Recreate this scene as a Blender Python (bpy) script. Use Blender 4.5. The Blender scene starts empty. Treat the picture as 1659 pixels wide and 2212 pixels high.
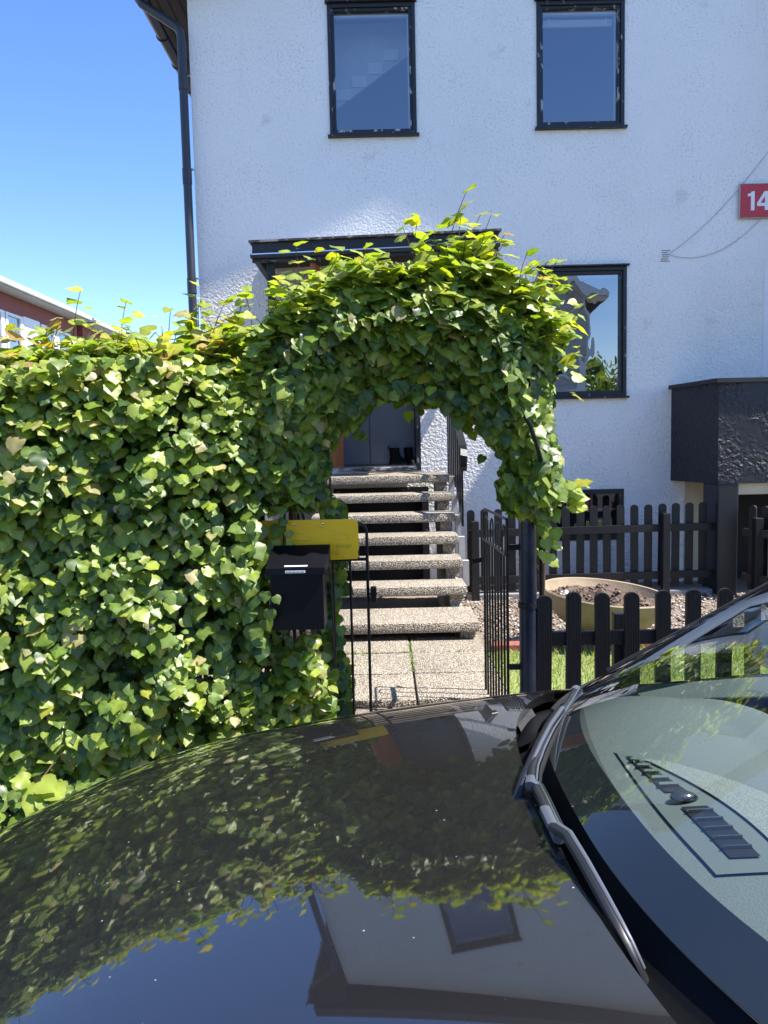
import bpy, bmesh, math, random
import numpy as np
from math import sin, cos, pi, radians, sqrt
from mathutils import Vector, Matrix

random.seed(7)
rng = np.random.default_rng(7)
sc = bpy.context.scene
COL = sc.collection

# ------------------------------------------------------------------ camera
CAM_H = 1.33
PITCH, ROLL = radians(4.9), radians(1.3)
cam_d = bpy.data.cameras.new("camera")
cam = bpy.data.objects.new("camera", cam_d)
COL.objects.link(cam)
F = Vector((0, cos(PITCH), -sin(PITCH)))
U0 = Vector((0, sin(PITCH), cos(PITCH)))
R0 = Vector((1, 0, 0))
R_ = cos(ROLL) * R0 - sin(ROLL) * U0
U_ = sin(ROLL) * R0 + cos(ROLL) * U0
M = Matrix(((R_.x, U_.x, -F.x, 0), (R_.y, U_.y, -F.y, 0), (R_.z, U_.z, -F.z, CAM_H), (0, 0, 0, 1)))
cam.matrix_world = M
cam_d.sensor_fit = 'VERTICAL'
cam_d.sensor_height = 36
cam_d.lens = 36 * 1661 / 2212
cam_d.clip_start = 0.02
cam_d.clip_end = 3000
sc.camera = cam
sc.render.resolution_x, sc.render.resolution_y = 768, 1024

# ------------------------------------------------------------------ light
SUN = Vector((0.505, -0.086, 0.83)).normalized()
EL = math.asin(SUN.z)
AZ = math.atan2(SUN.x, SUN.y)
world = bpy.data.worlds.new("World")
sc.world = world
world.use_nodes = True
wn = world.node_tree
wn.nodes.clear()
sky = wn.nodes.new("ShaderNodeTexSky")
sky.sky_type = 'NISHITA'
sky.sun_disc = False
sky.sun_elevation = EL
sky.sun_rotation = AZ
sky.altitude = 900
sky.air_density = 1.0
sky.dust_density = 0.1
sky.ozone_density = 2.2
bg = wn.nodes.new("ShaderNodeBackground")
bg.inputs[1].default_value = 0.135
wo = wn.nodes.new("ShaderNodeOutputWorld")
hs = wn.nodes.new("ShaderNodeHueSaturation")          # phone cameras render blue sky vividly: one even grade for the whole dome
hs.inputs["Saturation"].default_value = 1.20
hs.inputs["Hue"].default_value = 0.511
wn.links.new(sky.outputs[0], hs.inputs["Color"])
wn.links.new(hs.outputs[0], bg.inputs[0])
wn.links.new(bg.outputs[0], wo.inputs[0])
sd = bpy.data.lights.new("sun", 'SUN')
sd.energy = 5.0
sd.angle = radians(0.53)
sd.color = (1.0, 0.955, 0.88)
so = bpy.data.objects.new("sun", sd)
COL.objects.link(so)
so.rotation_euler = SUN.to_track_quat('Z', 'Y').to_euler()
so.location = (8, -6, 14)
sc.view_settings.view_transform = 'Standard'
sc.view_settings.look = 'None'
sc.view_settings.exposure = 1.25
sc.view_settings.gamma = 1.0
sc.view_settings.use_curve_mapping = False
sc.cycles.max_bounces = 8
sc.cycles.transparent_max_bounces = 16
sc.cycles.use_denoising = True

# ------------------------------------------------------------------ helpers
class MB:
    def __init__(s):
        s.v = []; s.f = []; s.tint = None
    def add(s, vs, fs):
        o = len(s.v)
        s.v.extend([tuple(map(float, q)) for q in vs])
        s.f.extend([tuple(i + o for i in q) for q in fs])
        return s
    def box(s, a, b, bev=0.0):
        x0, y0, z0 = [min(a[i], b[i]) for i in range(3)]
        x1, y1, z1 = [max(a[i], b[i]) for i in range(3)]
        if bev <= 0:
            vs = [(x0,y0,z0),(x1,y0,z0),(x1,y1,z0),(x0,y1,z0),(x0,y0,z1),(x1,y0,z1),(x1,y1,z1),(x0,y1,z1)]
            return s.add(vs, [(0,3,2,1),(4,5,6,7),(0,1,5,4),(1,2,6,5),(2,3,7,6),(3,0,4,7)])
        b_ = min(bev, (x1-x0)*.45, (y1-y0)*.45, (z1-z0)*.45)
        bm = bmesh.new()
        bmesh.ops.create_cube(bm, size=1)
        for q in bm.verts:
            q.co = Vector(((x0+x1)/2 + q.co.x*(x1-x0), (y0+y1)/2 + q.co.y*(y1-y0), (z0+z1)/2 + q.co.z*(z1-z0)))
        bmesh.ops.bevel(bm, geom=list(bm.edges), offset=b_, segments=2, profile=.6, affect='EDGES')
        return s.bm(bm)
    def bm(s, bm):
        bm.verts.ensure_lookup_table()
        for i, q in enumerate(bm.verts): q.index = i
        s.add([q.co for q in bm.verts], [tuple(q.index for q in f.verts) for f in bm.faces])
        bm.free()
        return s
    def obox(s, c, ax, ay, az):
        c, ax, ay, az = map(Vector, (c, ax, ay, az))
        vs = [c + i*ax + j*ay + k*az for k in (-1,1) for (i,j) in ((-1,-1),(1,-1),(1,1),(-1,1))]
        return s.add(vs, [(0,3,2,1),(4,5,6,7),(0,1,5,4),(1,2,6,5),(2,3,7,6),(3,0,4,7)])
    def bar(s, p, q, w, h, up=(0,0,1)):
        p, q, up = Vector(p), Vector(q), Vector(up)
        d = (q-p); L = d.length; d.normalize()
        sd_ = d.cross(up)
        if sd_.length < 1e-5: sd_ = d.cross(Vector((1,0,0)))
        sd_.normalize(); u = sd_.cross(d)
        return s.obox((p+q)/2, d*L/2, sd_*w/2, u*h/2)
    def tube(s, pts, r, n=8, cap=True):
        pts = [Vector(p) for p in pts]
        rs = r if isinstance(r, (list, tuple)) else [r]*len(pts)
        o = len(s.v); prev = None
        for i, p in enumerate(pts):
            d = (pts[min(i+1, len(pts)-1)] - pts[max(i-1, 0)]).normalized()
            if prev is None:
                a = d.cross(Vector((0,0,1)))
                if a.length < 1e-3: a = d.cross(Vector((1,0,0)))
            else:
                a = prev - d*prev.dot(d)
            a.normalize(); prev = a
            b = d.cross(a)
            for k in range(n):
                t = 2*pi*k/n
                s.v.append(tuple(p + (a*cos(t) + b*sin(t))*rs[i]))
        for i in range(len(pts)-1):
            for k in range(n):
                k2 = (k+1) % n
                s.f.append((o+i*n+k, o+i*n+k2, o+(i+1)*n+k2, o+(i+1)*n+k))
        if cap:
            s.f.append(tuple(o+k for k in range(n))[::-1])
            s.f.append(tuple(o+(len(pts)-1)*n+k for k in range(n)))
        return s
    def lathe(s, prof, c, n=32, rx=1.0, ry=1.0):
        o = len(s.v)
        for (r, z) in prof:
            for k in range(n):
                t = 2*pi*k/n
                s.v.append((c[0]+r*cos(t)*rx, c[1]+r*sin(t)*ry, c[2]+z))
        for i in range(len(prof)-1):
            for k in range(n):
                k2 = (k+1) % n
                s.f.append((o+i*n+k, o+i*n+k2, o+(i+1)*n+k2, o+(i+1)*n+k))
        return s
    def prism(s, poly, off):
        n = len(poly); off = Vector(off)
        a = [Vector(p) for p in poly]
        s.add(a + [p+off for p in a], [tuple(range(n))[::-1], tuple(range(n, 2*n))] + [(i, (i+1)%n, n+(i+1)%n, n+i) for i in range(n)])
        return s
    def grid(s, fn, nu, nv, skip=None):
        o = len(s.v)
        for i in range(nu+1):
            for j in range(nv+1):
                s.v.append(tuple(fn(i/nu, j/nv)))
        for i in range(nu):
            for j in range(nv):
                q = (o+i*(nv+1)+j, o+(i+1)*(nv+1)+j, o+(i+1)*(nv+1)+j+1, o+i*(nv+1)+j+1)
                if skip and skip([s.v[t] for t in q]): continue
                s.f.append(q)
        return s
    def mesh(s, name, mat, origin=(0,0,0), smooth=False, fix=True):
        me = bpy.data.meshes.new(name)
        ox, oy, oz = origin
        me.from_pydata([(x-ox, y-oy, z-oz) for x, y, z in s.v], [], s.f)
        if fix:
            bm = bmesh.new(); bm.from_mesh(me)
            bmesh.ops.recalc_face_normals(bm, faces=bm.faces)
            bm.to_mesh(me); bm.free()
        if mat: me.materials.append(mat)
        if smooth:
            me.polygons.foreach_set("use_smooth", [True]*len(me.polygons))
            try: me.set_sharp_from_angle(angle=radians(38))
            except Exception: pass
        me.update()
        return me
    def build(s, name, mat, parent=None, smooth=False, fix=True):
        o_ = Vector((0,0,0))
        if parent is not None:
            o_ = wloc(parent)
        me = s.mesh(name, mat, o_, smooth, fix)
        return link(name, me, parent)

WL = {}
def wloc(o):
    return WL.get(o.name, Vector((0,0,0)))
def link(name, data, parent=None, loc=None):
    o = bpy.data.objects.new(name, data)
    COL.objects.link(o)
    if parent is not None:
        o.parent = parent
        if loc is not None:
            o.location = Vector(loc) - wloc(parent)
            WL[o.name] = Vector(loc)
        else:
            WL[o.name] = wloc(parent)
    else:
        if loc is not None: o.location = loc
        WL[o.name] = Vector(loc) if loc is not None else Vector((0,0,0))
    return o
def tag(o, label=None, cat=None, group=None, kind=None):
    if label: o["label"] = label
    if cat: o["category"] = cat
    if group: o["group"] = group
    if kind: o["kind"] = kind
    return o
def thing(name, loc, label, cat, group=None):
    return tag(link(name, None, None, loc), label, cat, group)

# ------------------------------------------------------------------ materials
def newmat(name):
    m = bpy.data.materials.new(name); m.use_nodes = True
    nt = m.node_tree
    return m, nt, nt.nodes["Principled BSDF"], nt.nodes["Material Output"]
def N(nt, t, **kw):
    n = nt.nodes.new("ShaderNode" + t)
    for k, v in kw.items():
        if k.startswith("i_"):
            n.inputs[k[2:].replace("_", " ")].default_value = v
        else: setattr(n, k, v)
    return n
def ramp(nt, fac, stops):
    r = nt.nodes.new("ShaderNodeValToRGB")
    e = r.color_ramp.elements
    while len(e) < len(stops): e.new(0.5)
    for i, (p, c) in enumerate(stops):
        e[i].position = p
        e[i].color = (c, c, c, 1) if isinstance(c, (int, float)) else (*c, 1)
    nt.links.new(fac, r.inputs[0])
    return r.outputs[0]
def mixc(nt, fac, a, b, mode='MIX'):
    m = nt.nodes.new("ShaderNodeMix"); m.data_type = 'RGBA'; m.blend_type = mode
    for s_, v in ((0, fac), (6, a), (7, b)):
        if hasattr(v, "links"): nt.links.new(v, m.inputs[s_])
        elif isinstance(v, (int, float)): m.inputs[s_].default_value = v
        else: m.inputs[s_].default_value = (*v, 1)
    return m.outputs[2]
def coord(nt, scale=(1,1,1)):
    tc = nt.nodes.new("ShaderNodeTexCoord")
    mp = nt.nodes.new("ShaderNodeMapping")
    mp.inputs["Scale"].default_value = scale
    nt.links.new(tc.outputs["Object"], mp.inputs[0])
    return mp.outputs[0]
def noise(nt, co, scale, detail=3, rough=.55, dist=0):
    n = N(nt, "TexNoise"); n.inputs["Scale"].default_value = scale
    n.inputs["Detail"].default_value = detail; n.inputs["Roughness"].default_value = rough
    n.inputs["Distortion"].default_value = dist
    nt.links.new(co, n.inputs["Vector"])
    return n.outputs[0]
def voro(nt, co, scale, feature='F1', out="Distance"):
    n = N(nt, "TexVoronoi"); n.feature = feature
    n.inputs["Scale"].default_value = scale
    nt.links.new(co, n.inputs["Vector"])
    return n.outputs[out]
def bump(nt, h, strength, dist, prev=None):
    b = N(nt, "Bump"); b.inputs["Strength"].default_value = strength; b.inputs["Distance"].default_value = dist
    nt.links.new(h, b.inputs["Height"])
    if prev: nt.links.new(prev, b.inputs["Normal"])
    return b.outputs[0]
def math_(nt, op, a, b=None):
    m = N(nt, "Math"); m.operation = op
    for i, v in ((0, a), (1, b)):
        if v is None: continue
        if hasattr(v, "links"): nt.links.new(v, m.inputs[i])
        else: m.inputs[i].default_value = v
    return m.outputs[0]
def simple(name, col, rough=.5, metal=0, var=.15, vscale=9, spec=.5, bmp=0, bscale=40, coat=0):
    m, nt, p, o = newmat(name)
    co = coord(nt)
    c = noise(nt, co, vscale, 4)
    lo = tuple(x*(1-var) for x in col); hi = tuple(min(1, x*(1+var)) for x in col)
    nt.links.new(ramp(nt, c, [(.3, lo), (.7, hi)]), p.inputs["Base Color"])
    p.inputs["Roughness"].default_value = rough
    p.inputs["Metallic"].default_value = metal
    p.inputs["Specular IOR Level"].default_value = spec
    p.inputs["Coat Weight"].default_value = coat
    if bmp:
        nt.links.new(bump(nt, noise(nt, co, bscale, 4), 1, bmp), p.inputs["Normal"])
    return m

def stucco(name, base, dark, amt=.010, rough=.50, scale=36, dirt=True, patches=False):
    m, nt, p, o = newmat(name)
    co = coord(nt)
    big = noise(nt, co, .9, 5, .6)
    col = mixc(nt, ramp(nt, big, [(.42, 0.0), (.78, .34)]), base, dark)
    if dirt:
        st = noise(nt, coord(nt, (4, 4, .6)), 1.1, 5, .7)
        col = mixc(nt, ramp(nt, st, [(.60, 0.0), (.80, .22)]), col, tuple(x*.58 for x in dark))
        sp = noise(nt, co, 3.2, 7, .72)
        col = mixc(nt, ramp(nt, sp, [(.60, 0.0), (.74, .45)]), col, (.36, .34, .31))
    fine = noise(nt, co, 46, 4, .62)
    patch = ramp(nt, noise(nt, co, 1.4, 4, .65), [(.38, .25), (.62, 1.0)])
    col = mixc(nt, math_(nt, 'MULTIPLY', patch, ramp(nt, fine, [(.34, .60), (.48, 0.0)])), col, tuple(x*.60 for x in dark))  # dark specks in the colour stand in for relief shading
    nt.links.new(col, p.inputs["Base Color"])
    p.inputs["Roughness"].default_value = rough
    h1 = noise(nt, co, scale, 2.5, .5, .5)
    h2 = voro(nt, co, scale*1.25, 'SMOOTH_F1')
    h = math_(nt, 'ADD', ramp(nt, h1, [(.3, 0.0), (.68, 1.0)]), math_(nt, 'MULTIPLY', h2, -.55))
    sx = N(nt, "SeparateXYZ"); nt.links.new(co, sx.inputs[0])
    low = N(nt, "MapRange"); low.inputs["From Min"].default_value = 3.9; low.inputs["From Max"].default_value = 2.4
    low.inputs["To Min"].default_value = .5; low.inputs["To Max"].default_value = 1.0; low.interpolation_type = 'SMOOTHSTEP'
    nt.links.new(sx.outputs[2], low.inputs["Value"])
    region = math_(nt, 'MULTIPLY', ramp(nt, noise(nt, co, .8, 3, .5), [(.35, .45), (.7, 1.0)]), low.outputs[0])
    if patches:
        region = ramp(nt, noise(nt, co, 1.7, 4, .6), [(.44, .10), (.54, 1.0)])
    h = math_(nt, 'MULTIPLY', h, region)
    nt.links.new(bump(nt, h, 1.0, amt), p.inputs["Normal"])
    return m

MT = {}
MT['wall'] = stucco('white_stucco', (.86, .84, .795), (.71, .69, .65))
MT['blackwall'] = stucco('black_render', (.011, .013, .019), (.020, .022, .029), .012, .5, 24, False, True)
MT['pillar'] = None
def peeling(name, base, under, thr, rough=.45, sc_=(30, 30, 9)):
    m, nt, p, o = newmat(name)
    co = coord(nt, sc_)
    n = noise(nt, co, 1.0, 6, .62)
    f = ramp(nt, n, [(thr, 0.0), (thr+.03, 1.0)])
    wood = ramp(nt, noise(nt, coord(nt, (80, 80, 30)), 1.0, 4), [(.3, tuple(x*.72 for x in under)), (.7, under)])
    nt.links.new(mixc(nt, f, base, wood), p.inputs["Base Color"])
    p.inputs["Roughness"].default_value = rough
    nt.links.new(bump(nt, f, .8, -.0015), p.inputs["Normal"])
    return m
MT['frame'] = peeling('black_frame_paint', (.013, .013, .016), (.42, .42, .43), .64)
MT['bead'] = peeling('peeling_bead_paint', (.014, .014, .017), (.46, .46, .47), .56, sc_=(13, 13, 5))
MT['fascia'] = peeling('peeling_fascia_paint', (.013, .013, .015), (.36, .35, .34), .65, sc_=(6, 30, 40))
MT['pillar'] = peeling('peeling_black_render', (.010, .0115, .016), (.55, .50, .40), .695, .4, (7, 7, 7))
MT['blackwood'] = simple('black_fence_stain', (.006, .0065, .0085), .5, var=.35, vscale=14, bmp=.0012, bscale=60)
MT['blackmetal'] = simple('black_gate_enamel', (.008, .0085, .011), .33, var=.4, vscale=30, bmp=.0008, bscale=90, spec=.35)
MT['bluepost'] = simple('dark_blue_post_enamel', (.012, .016, .030), .28, var=.4, vscale=12, bmp=.0008, bscale=50)
MT['pipe'] = simple('dark_grey_pipe_plastic', (.028, .032, .042), .42, var=.15, vscale=4)
MT['soffit'] = simple('brown_soffit_board', (.020, .018, .018), .6, var=.3)
MT['roof'] = simple('dark_roof_tile', (.035, .03, .03), .7, var=.4, vscale=20)
MT['doorgrey'] = simple('grey_door_paint', (.080, .086, .098), .5, var=.08, vscale=3)
MT['dark'] = simple('dark_interior', (.006, .006, .007), .7)
MT['room'] = simple('dim_room_plaster', (.60, .58, .55), .8, var=.06, vscale=1)
MT['stairwhite'] = simple('white_stair_boards', (.60, .60, .60), .6, var=.05)
MT['blind'] = simple('white_blind_slats', (.75, .76, .78), .5, var=.03)
MT['cream'] = simple('cream_trim_and_bounce', (.55, .48, .33), .8, var=.12, vscale=5, bmp=.004, bscale=60)  # cream trim; on the wall patch its colour paints in warm bounce light
MT['whitepaint'] = simple('white_joinery_paint', (.78, .78, .78), .4, var=.04)
MT['pink'] = simple('faded_red_door_paint', (.50, .16, .15), .5, var=.1)
MT['leather'] = simple('black_boot_leather', (.003, .003, .003), .7, spec=.12)
MT['signred'] = simple('red_sign_enamel', (.50, .022, .030), .35, var=.07, vscale=6)
MT['signwhite'] = simple('white_sign_enamel', (.82, .82, .82), .4, var=.02)
MT['cable'] = simple('grey_wall_cable', (.42, .40, .38), .6)
MT['chrome'] = simple('polished_metal', (.7, .7, .72), .16, 1.0, var=.05)
MT['twig'] = simple('brown_twig_bark', (.075, .045, .025), .8, var=.35, vscale=40)
MT['redstem'] = simple('reddish_young_stem', (.16, .07, .03), .6, var=.3, vscale=40)
MT['boxblack'] = simple('black_mailbox_enamel', (.003, .003, .0055), .45, var=.3, vscale=8, spec=.22)
MT['label'] = simple('white_label_sticker', (.78, .78, .78), .5, var=.02)
MT['ink'] = simple('dark_print_ink', (.03, .03, .03), .6)
MT['kerb'] = simple('granite_kerb', (.26, .25, .24), .8, var=.25, vscale=60, bmp=.003, bscale=60)
MT['rubber'] = simple('black_rubber', (.008, .008, .008), .6, var=.2)
MT['plastic'] = simple('black_trim_plastic', (.011, .011, .012), .42, var=.12, vscale=30)
MT['redbrick'] = simple('red_edging_brick', (.27, .085, .06), .85, var=.3, vscale=25, bmp=.003, bscale=50)

def wood_mat():
    m, nt, p, o = newmat('orange_varnished_wood')
    n = noise(nt, coord(nt, (40, 40, 2.2)), 1.0, 5, .6, .6)
    nt.links.new(ramp(nt, n, [(.3, (.20, .055, .018)), (.55, (.36, .12, .04)), (.75, (.44, .17, .065))]), p.inputs["Base Color"])
    p.inputs["Roughness"].default_value = .4
    return m
MT['wood'] = wood_mat()

def aggregate():
    m, nt, p, o = newmat('exposed_aggregate_concrete')
    co = coord(nt)
    vn = N(nt, "TexVoronoi"); vn.inputs["Scale"].default_value = 105; vn.inputs["Randomness"].default_value = 1
    nt.links.new(co, vn.inputs["Vector"])
    sep = N(nt, "SeparateColor"); nt.links.new(vn.outputs["Color"], sep.inputs[0])
    peb = ramp(nt, sep.outputs[0], [(0, (.22, .16, .11)), (.22, (.44, .35, .24)), (.45, (.55, .46, .33)), (.68, (.40, .36, .30)), (.85, (.66, .58, .46)), (1, (.74, .68, .58))])
    gap = ramp(nt, vn.outputs["Distance"], [(.42, 0.0), (.66, 1.0)])
    c = mixc(nt, gap, peb, (.17, .145, .11))
    big = ramp(nt, noise(nt, co, 2.2, 4, .6), [(.35, .80), (.7, 1.08)])
    c = mixc(nt, 1.0, c, big, 'MULTIPLY')
    nt.links.new(c, p.inputs["Base Color"])
    p.inputs["Roughness"].default_value = .7
    h = ramp(nt, vn.outputs["Distance"], [(0.0, 1.0), (.7, 0.0)])
    nt.links.new(bump(nt, h, 1, .008), p.inputs["Normal"])
    return m
MT['agg'] = aggregate()

def asphalt(name, a, b, sc_=140):
    m, nt, p, o = newmat(name)
    co = coord(nt)
    n = noise(nt, co, sc_, 4, .7)
    c = ramp(nt, n, [(.3, a), (.7, b)])
    c = mixc(nt, 1.0, c, ramp(nt, noise(nt, co, 1.3, 4), [(.3, .75), (.7, 1.15)]), 'MULTIPLY')
    nt.links.new(c, p.inputs["Base Color"])
    p.inputs["Roughness"].default_value = .85
    nt.links.new(bump(nt, n, 1, .004), p.inputs["Normal"])
    return m
MT['asphalt'] = asphalt('street_asphalt', (.035, .035, .037), (.075, .075, .078))
MT['paving'] = asphalt('pavement_asphalt', (.06, .058, .056), (.12, .115, .11))
MT['soil'] = asphalt('brown_gravelly_soil', (.10, .07, .05), (.30, .25, .20), 55)
MT['darksoil'] = asphalt('dark_potting_soil', (.045, .028, .020), (.16, .105, .075), 40)
MT['turf'] = asphalt('turf_soil', (.12, .17, .04), (.26, .28, .11), 60)
MT['field'] = asphalt('far_ground', (.07, .08, .05), (.12, .12, .08), 3)
MT['bowl'] = simple('weathered_tan_concrete', (.30, .225, .14), .8, var=.25, vscale=7, bmp=.003, bscale=70)

def attr_mat(name, rough, trans, gain, spec=.5):
    m, nt, p, o = newmat(name)
    a = N(nt, "Attribute"); a.attribute_name = "tint"
    co = coord(nt)
    n = ramp(nt, noise(nt, co, 60, 3), [(.3, .8), (.7, 1.15)])
    c = mixc(nt, 1.0, a.outputs["Color"], n, 'MULTIPLY')
    nt.links.new(c, p.inputs["Base Color"])
    p.inputs["Roughness"].default_value = rough
    p.inputs["Specular IOR Level"].default_value = spec
    if trans:
        t = N(nt, "BsdfTranslucent")
        nt.links.new(mixc(nt, 1.0, c, gain, 'MULTIPLY'), t.inputs[0])
        mx = N(nt, "MixShader"); mx.inputs[0].default_value = trans
        nt.links.new(p.outputs[0], mx.inputs[1]); nt.links.new(t.outputs[0], mx.inputs[2])
        nt.links.new(mx.outputs[0], o.inputs[0])
    return m
MT['leaf'] = attr_mat('leaf_surface', .42, .40, (1.75, 1.85, .50), .6)
MT['grass'] = attr_mat('grass_blade', .5, .3, (1.6, 1.6, .6))
MT['stone'] = attr_mat('small_stone', .8, 0, None)

def glass_mat(name, tint, refl, rough=0.0, ior=1.5):
    """thin pane: tinted transmission plus a mirror reflection that grows towards grazing angles"""
    m, nt, p, o = newmat(name)
    nt.nodes.remove(p)
    ge = N(nt, "NewGeometry"); vm = N(nt, "VectorMath"); vm.operation = 'DOT_PRODUCT'
    nt.links.new(ge.outputs["Normal"], vm.inputs[0]); nt.links.new(ge.outputs["Incoming"], vm.inputs[1])
    c1 = math_(nt, 'SUBTRACT', 1.0, math_(nt, 'ABSOLUTE', vm.outputs["Value"]))
    sch = math_(nt, 'ADD', .043, math_(nt, 'MULTIPLY', math_(nt, 'POWER', c1, 5.0), .957))
    g = N(nt, "BsdfGlossy"); g.inputs["Roughness"].default_value = rough
    t = N(nt, "BsdfTransparent"); t.inputs[0].default_value = (*tint, 1)
    f = math_(nt, 'MINIMUM', math_(nt, 'ADD', math_(nt, 'MULTIPLY', sch, 1.8), refl), 1.0)
    mx = N(nt, "MixShader")
    nt.links.new(f, mx.inputs[0]); nt.links.new(t.outputs[0], mx.inputs[1]); nt.links.new(g.outputs[0], mx.inputs[2])
    nt.links.new(mx.outputs[0], o.inputs[0])
    return m
MT['pane'] = glass_mat('coated_window_glass', (.70, .74, .76), .20)
MT['oldpane'] = glass_mat('wavy_window_glass', (.45, .48, .5), .30)
MT['screen'] = glass_mat('green_windscreen_glass', (.80, .87, .84), .02)
MT['paneF'] = MT['pane']
# old panes ripple a little
def ripple(m, strength):
    nt = m.node_tree
    g = [n for n in nt.nodes if n.type == "BSDF_GLOSSY"][0]
    nt.links.new(bump(nt, noise(nt, coord(nt, (5, 5, 2.4)), 1.0, 1), strength, .02), g.inputs["Normal"])
ripple(MT['oldpane'], .10)

def paint_mat():
    m, nt, p, o = newmat('dark_brown_metallic_car_paint')
    co = coord(nt)
    fl = voro(nt, co, 900, out="Color")
    c = mixc(nt, 1.0, (.020, .017, .0155), mixc(nt, .25, (1, 1, 1), fl), 'MULTIPLY')
    dust = noise(nt, co, 420, 3, .8)
    f = ramp(nt, dust, [(.66, 0.0), (.76, .22)])
    c = mixc(nt, f, c, (.30, .28, .25))
    vs = N(nt, "TexVoronoi"); vs.inputs["Scale"].default_value = 26; vs.inputs["Randomness"].default_value = 1.0
    nt.links.new(co, vs.inputs["Vector"])
    speck = ramp(nt, vs.outputs["Distance"], [(.028, 1.0), (.045, 0.0)])       # pollen and grit
    c = mixc(nt, speck, c, (.55, .53, .48))
    film = noise(nt, coord(nt, (3, 3, 3)), 1.0, 5, .6)
    nt.links.new(ramp(nt, film, [(.3, .010), (.7, .035)]), p.inputs["Coat Roughness"])
    inv = math_(nt, 'SUBTRACT', 1.0, speck)
    nt.links.new(inv, p.inputs["Coat Weight"])
    nt.links.new(c, p.inputs["Base Color"])
    p.inputs["Metallic"].default_value = .55
    p.inputs["Roughness"].default_value = .42
    p.inputs["Coat IOR"].default_value = 2.15
    return m
MT['paint'] = paint_mat()
def dash_mat(name, a, b, scale):
    m, nt, p, o = newmat(name)
    co = coord(nt)
    v = voro(nt, co, scale)
    nt.links.new(ramp(nt, v, [(.25, a), (.5, b)]), p.inputs["Base Color"])
    p.inputs["Roughness"].default_value = .6
    nt.links.new(bump(nt, v, .5, .0007), p.inputs["Normal"])
    return m
MT['dash'] = dash_mat('grained_grey_dash_plastic', (.115, .130, .130), (.14, .155, .155), 330)
MT['dashsmooth'] = simple('smooth_grey_dash_plastic', (.135, .152, .15), .45, var=.05)
MT['spk'] = dash_mat('perforated_grey_grille', (.10, .105, .10), (.24, .25, .235), 430)
MT['seatfab'] = simple('dark_grey_seat_fabric', (.03, .032, .035), .9, var=.2, vscale=40)
MT['doorcard'] = simple('pale_grey_door_trim', (.22, .25, .25), .6, var=.08)
MT['lens'] = glass_mat('clear_lamp_lens', (.9, .9, .9), .05)
MT['silver'] = simple('silver_painted_wiper', (.085, .095, .115), .4, .2, var=.05)

MT['cowl'] = simple('matt_black_cowl_plastic', (.0035, .0035, .004), .6, var=.2, spec=.15)
MT['felt'] = peeling('weathered_roof_felt', (.05, .048, .046), (.30, .28, .26), .52, .8, (9, 9, 9))
# ------------------------------------------------------------------ setting
def zg(x, y):            # garden surface height
    t = min(1, max(0, (y - 4.9) / 2.2))
    return -.02 - .12 * t
def sheet(name, x0, x1, y0, y1, z, mat, nx=1, ny=1, fn=None):
    m = MB().grid(lambda u, v: (x0+(x1-x0)*u, y0+(y1-y0)*v, fn(x0+(x1-x0)*u, y0+(y1-y0)*v) if fn else z), nx, ny)
    return tag(m.build(name, mat), kind="structure")
sheet('ground', -900, 900, -900, 900, -.33, MT['field'])
sheet('road', -60, 60, -7.5, 2.15, -.24, MT['asphalt'])
sheet('pavement', -60, 60, 2.30, 3.46, -.115, MT['paving'])
kb = link('kerb', None, None, (0, 2.22, -.24)); kb["kind"] = "structure"
kme = MB().box((-.498, 2.15, -.32), (.498, 2.30, -.111), .012).mesh('kerb_stone', MT['kerb'], (0, 2.22, -.24))
for i in range(-8, 9):
    o = link('stone', kme, kb); o.location.x = i * 1.0
gd = sheet('garden_ground', -14, 14, 3.45, 16, 0, MT['soil'], 60, 60,
           lambda x, y: zg(x, y) - .02 + .015*sin(x*7+y*3)*cos(y*5-x*2))
sheet('far_pavement', -60, 60, -9.5, -7.5, -.12, MT['paving'])

# path of aggregate slabs
path = link('path', None, None, (.13, 4.4, 0)); path["kind"] = "structure"
random.seed(3)
for r, (ya, yb) in enumerate([(3.95, 4.41), (4.42, 4.865), (4.88, 5.30)]):
    for (xa, xb) in [(-.335, .148), (.158, .640)]:
        dz = random.uniform(-.004, .004)
        MB().box((xa, ya, -.055), (xb, yb, dz), .012).build('slab', MT['agg'], path, True)
MB().box((-.36, 3.935, -.13), (.66, 5.32, -.045)).build('slab_bed', MT['soil'], path)

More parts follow.
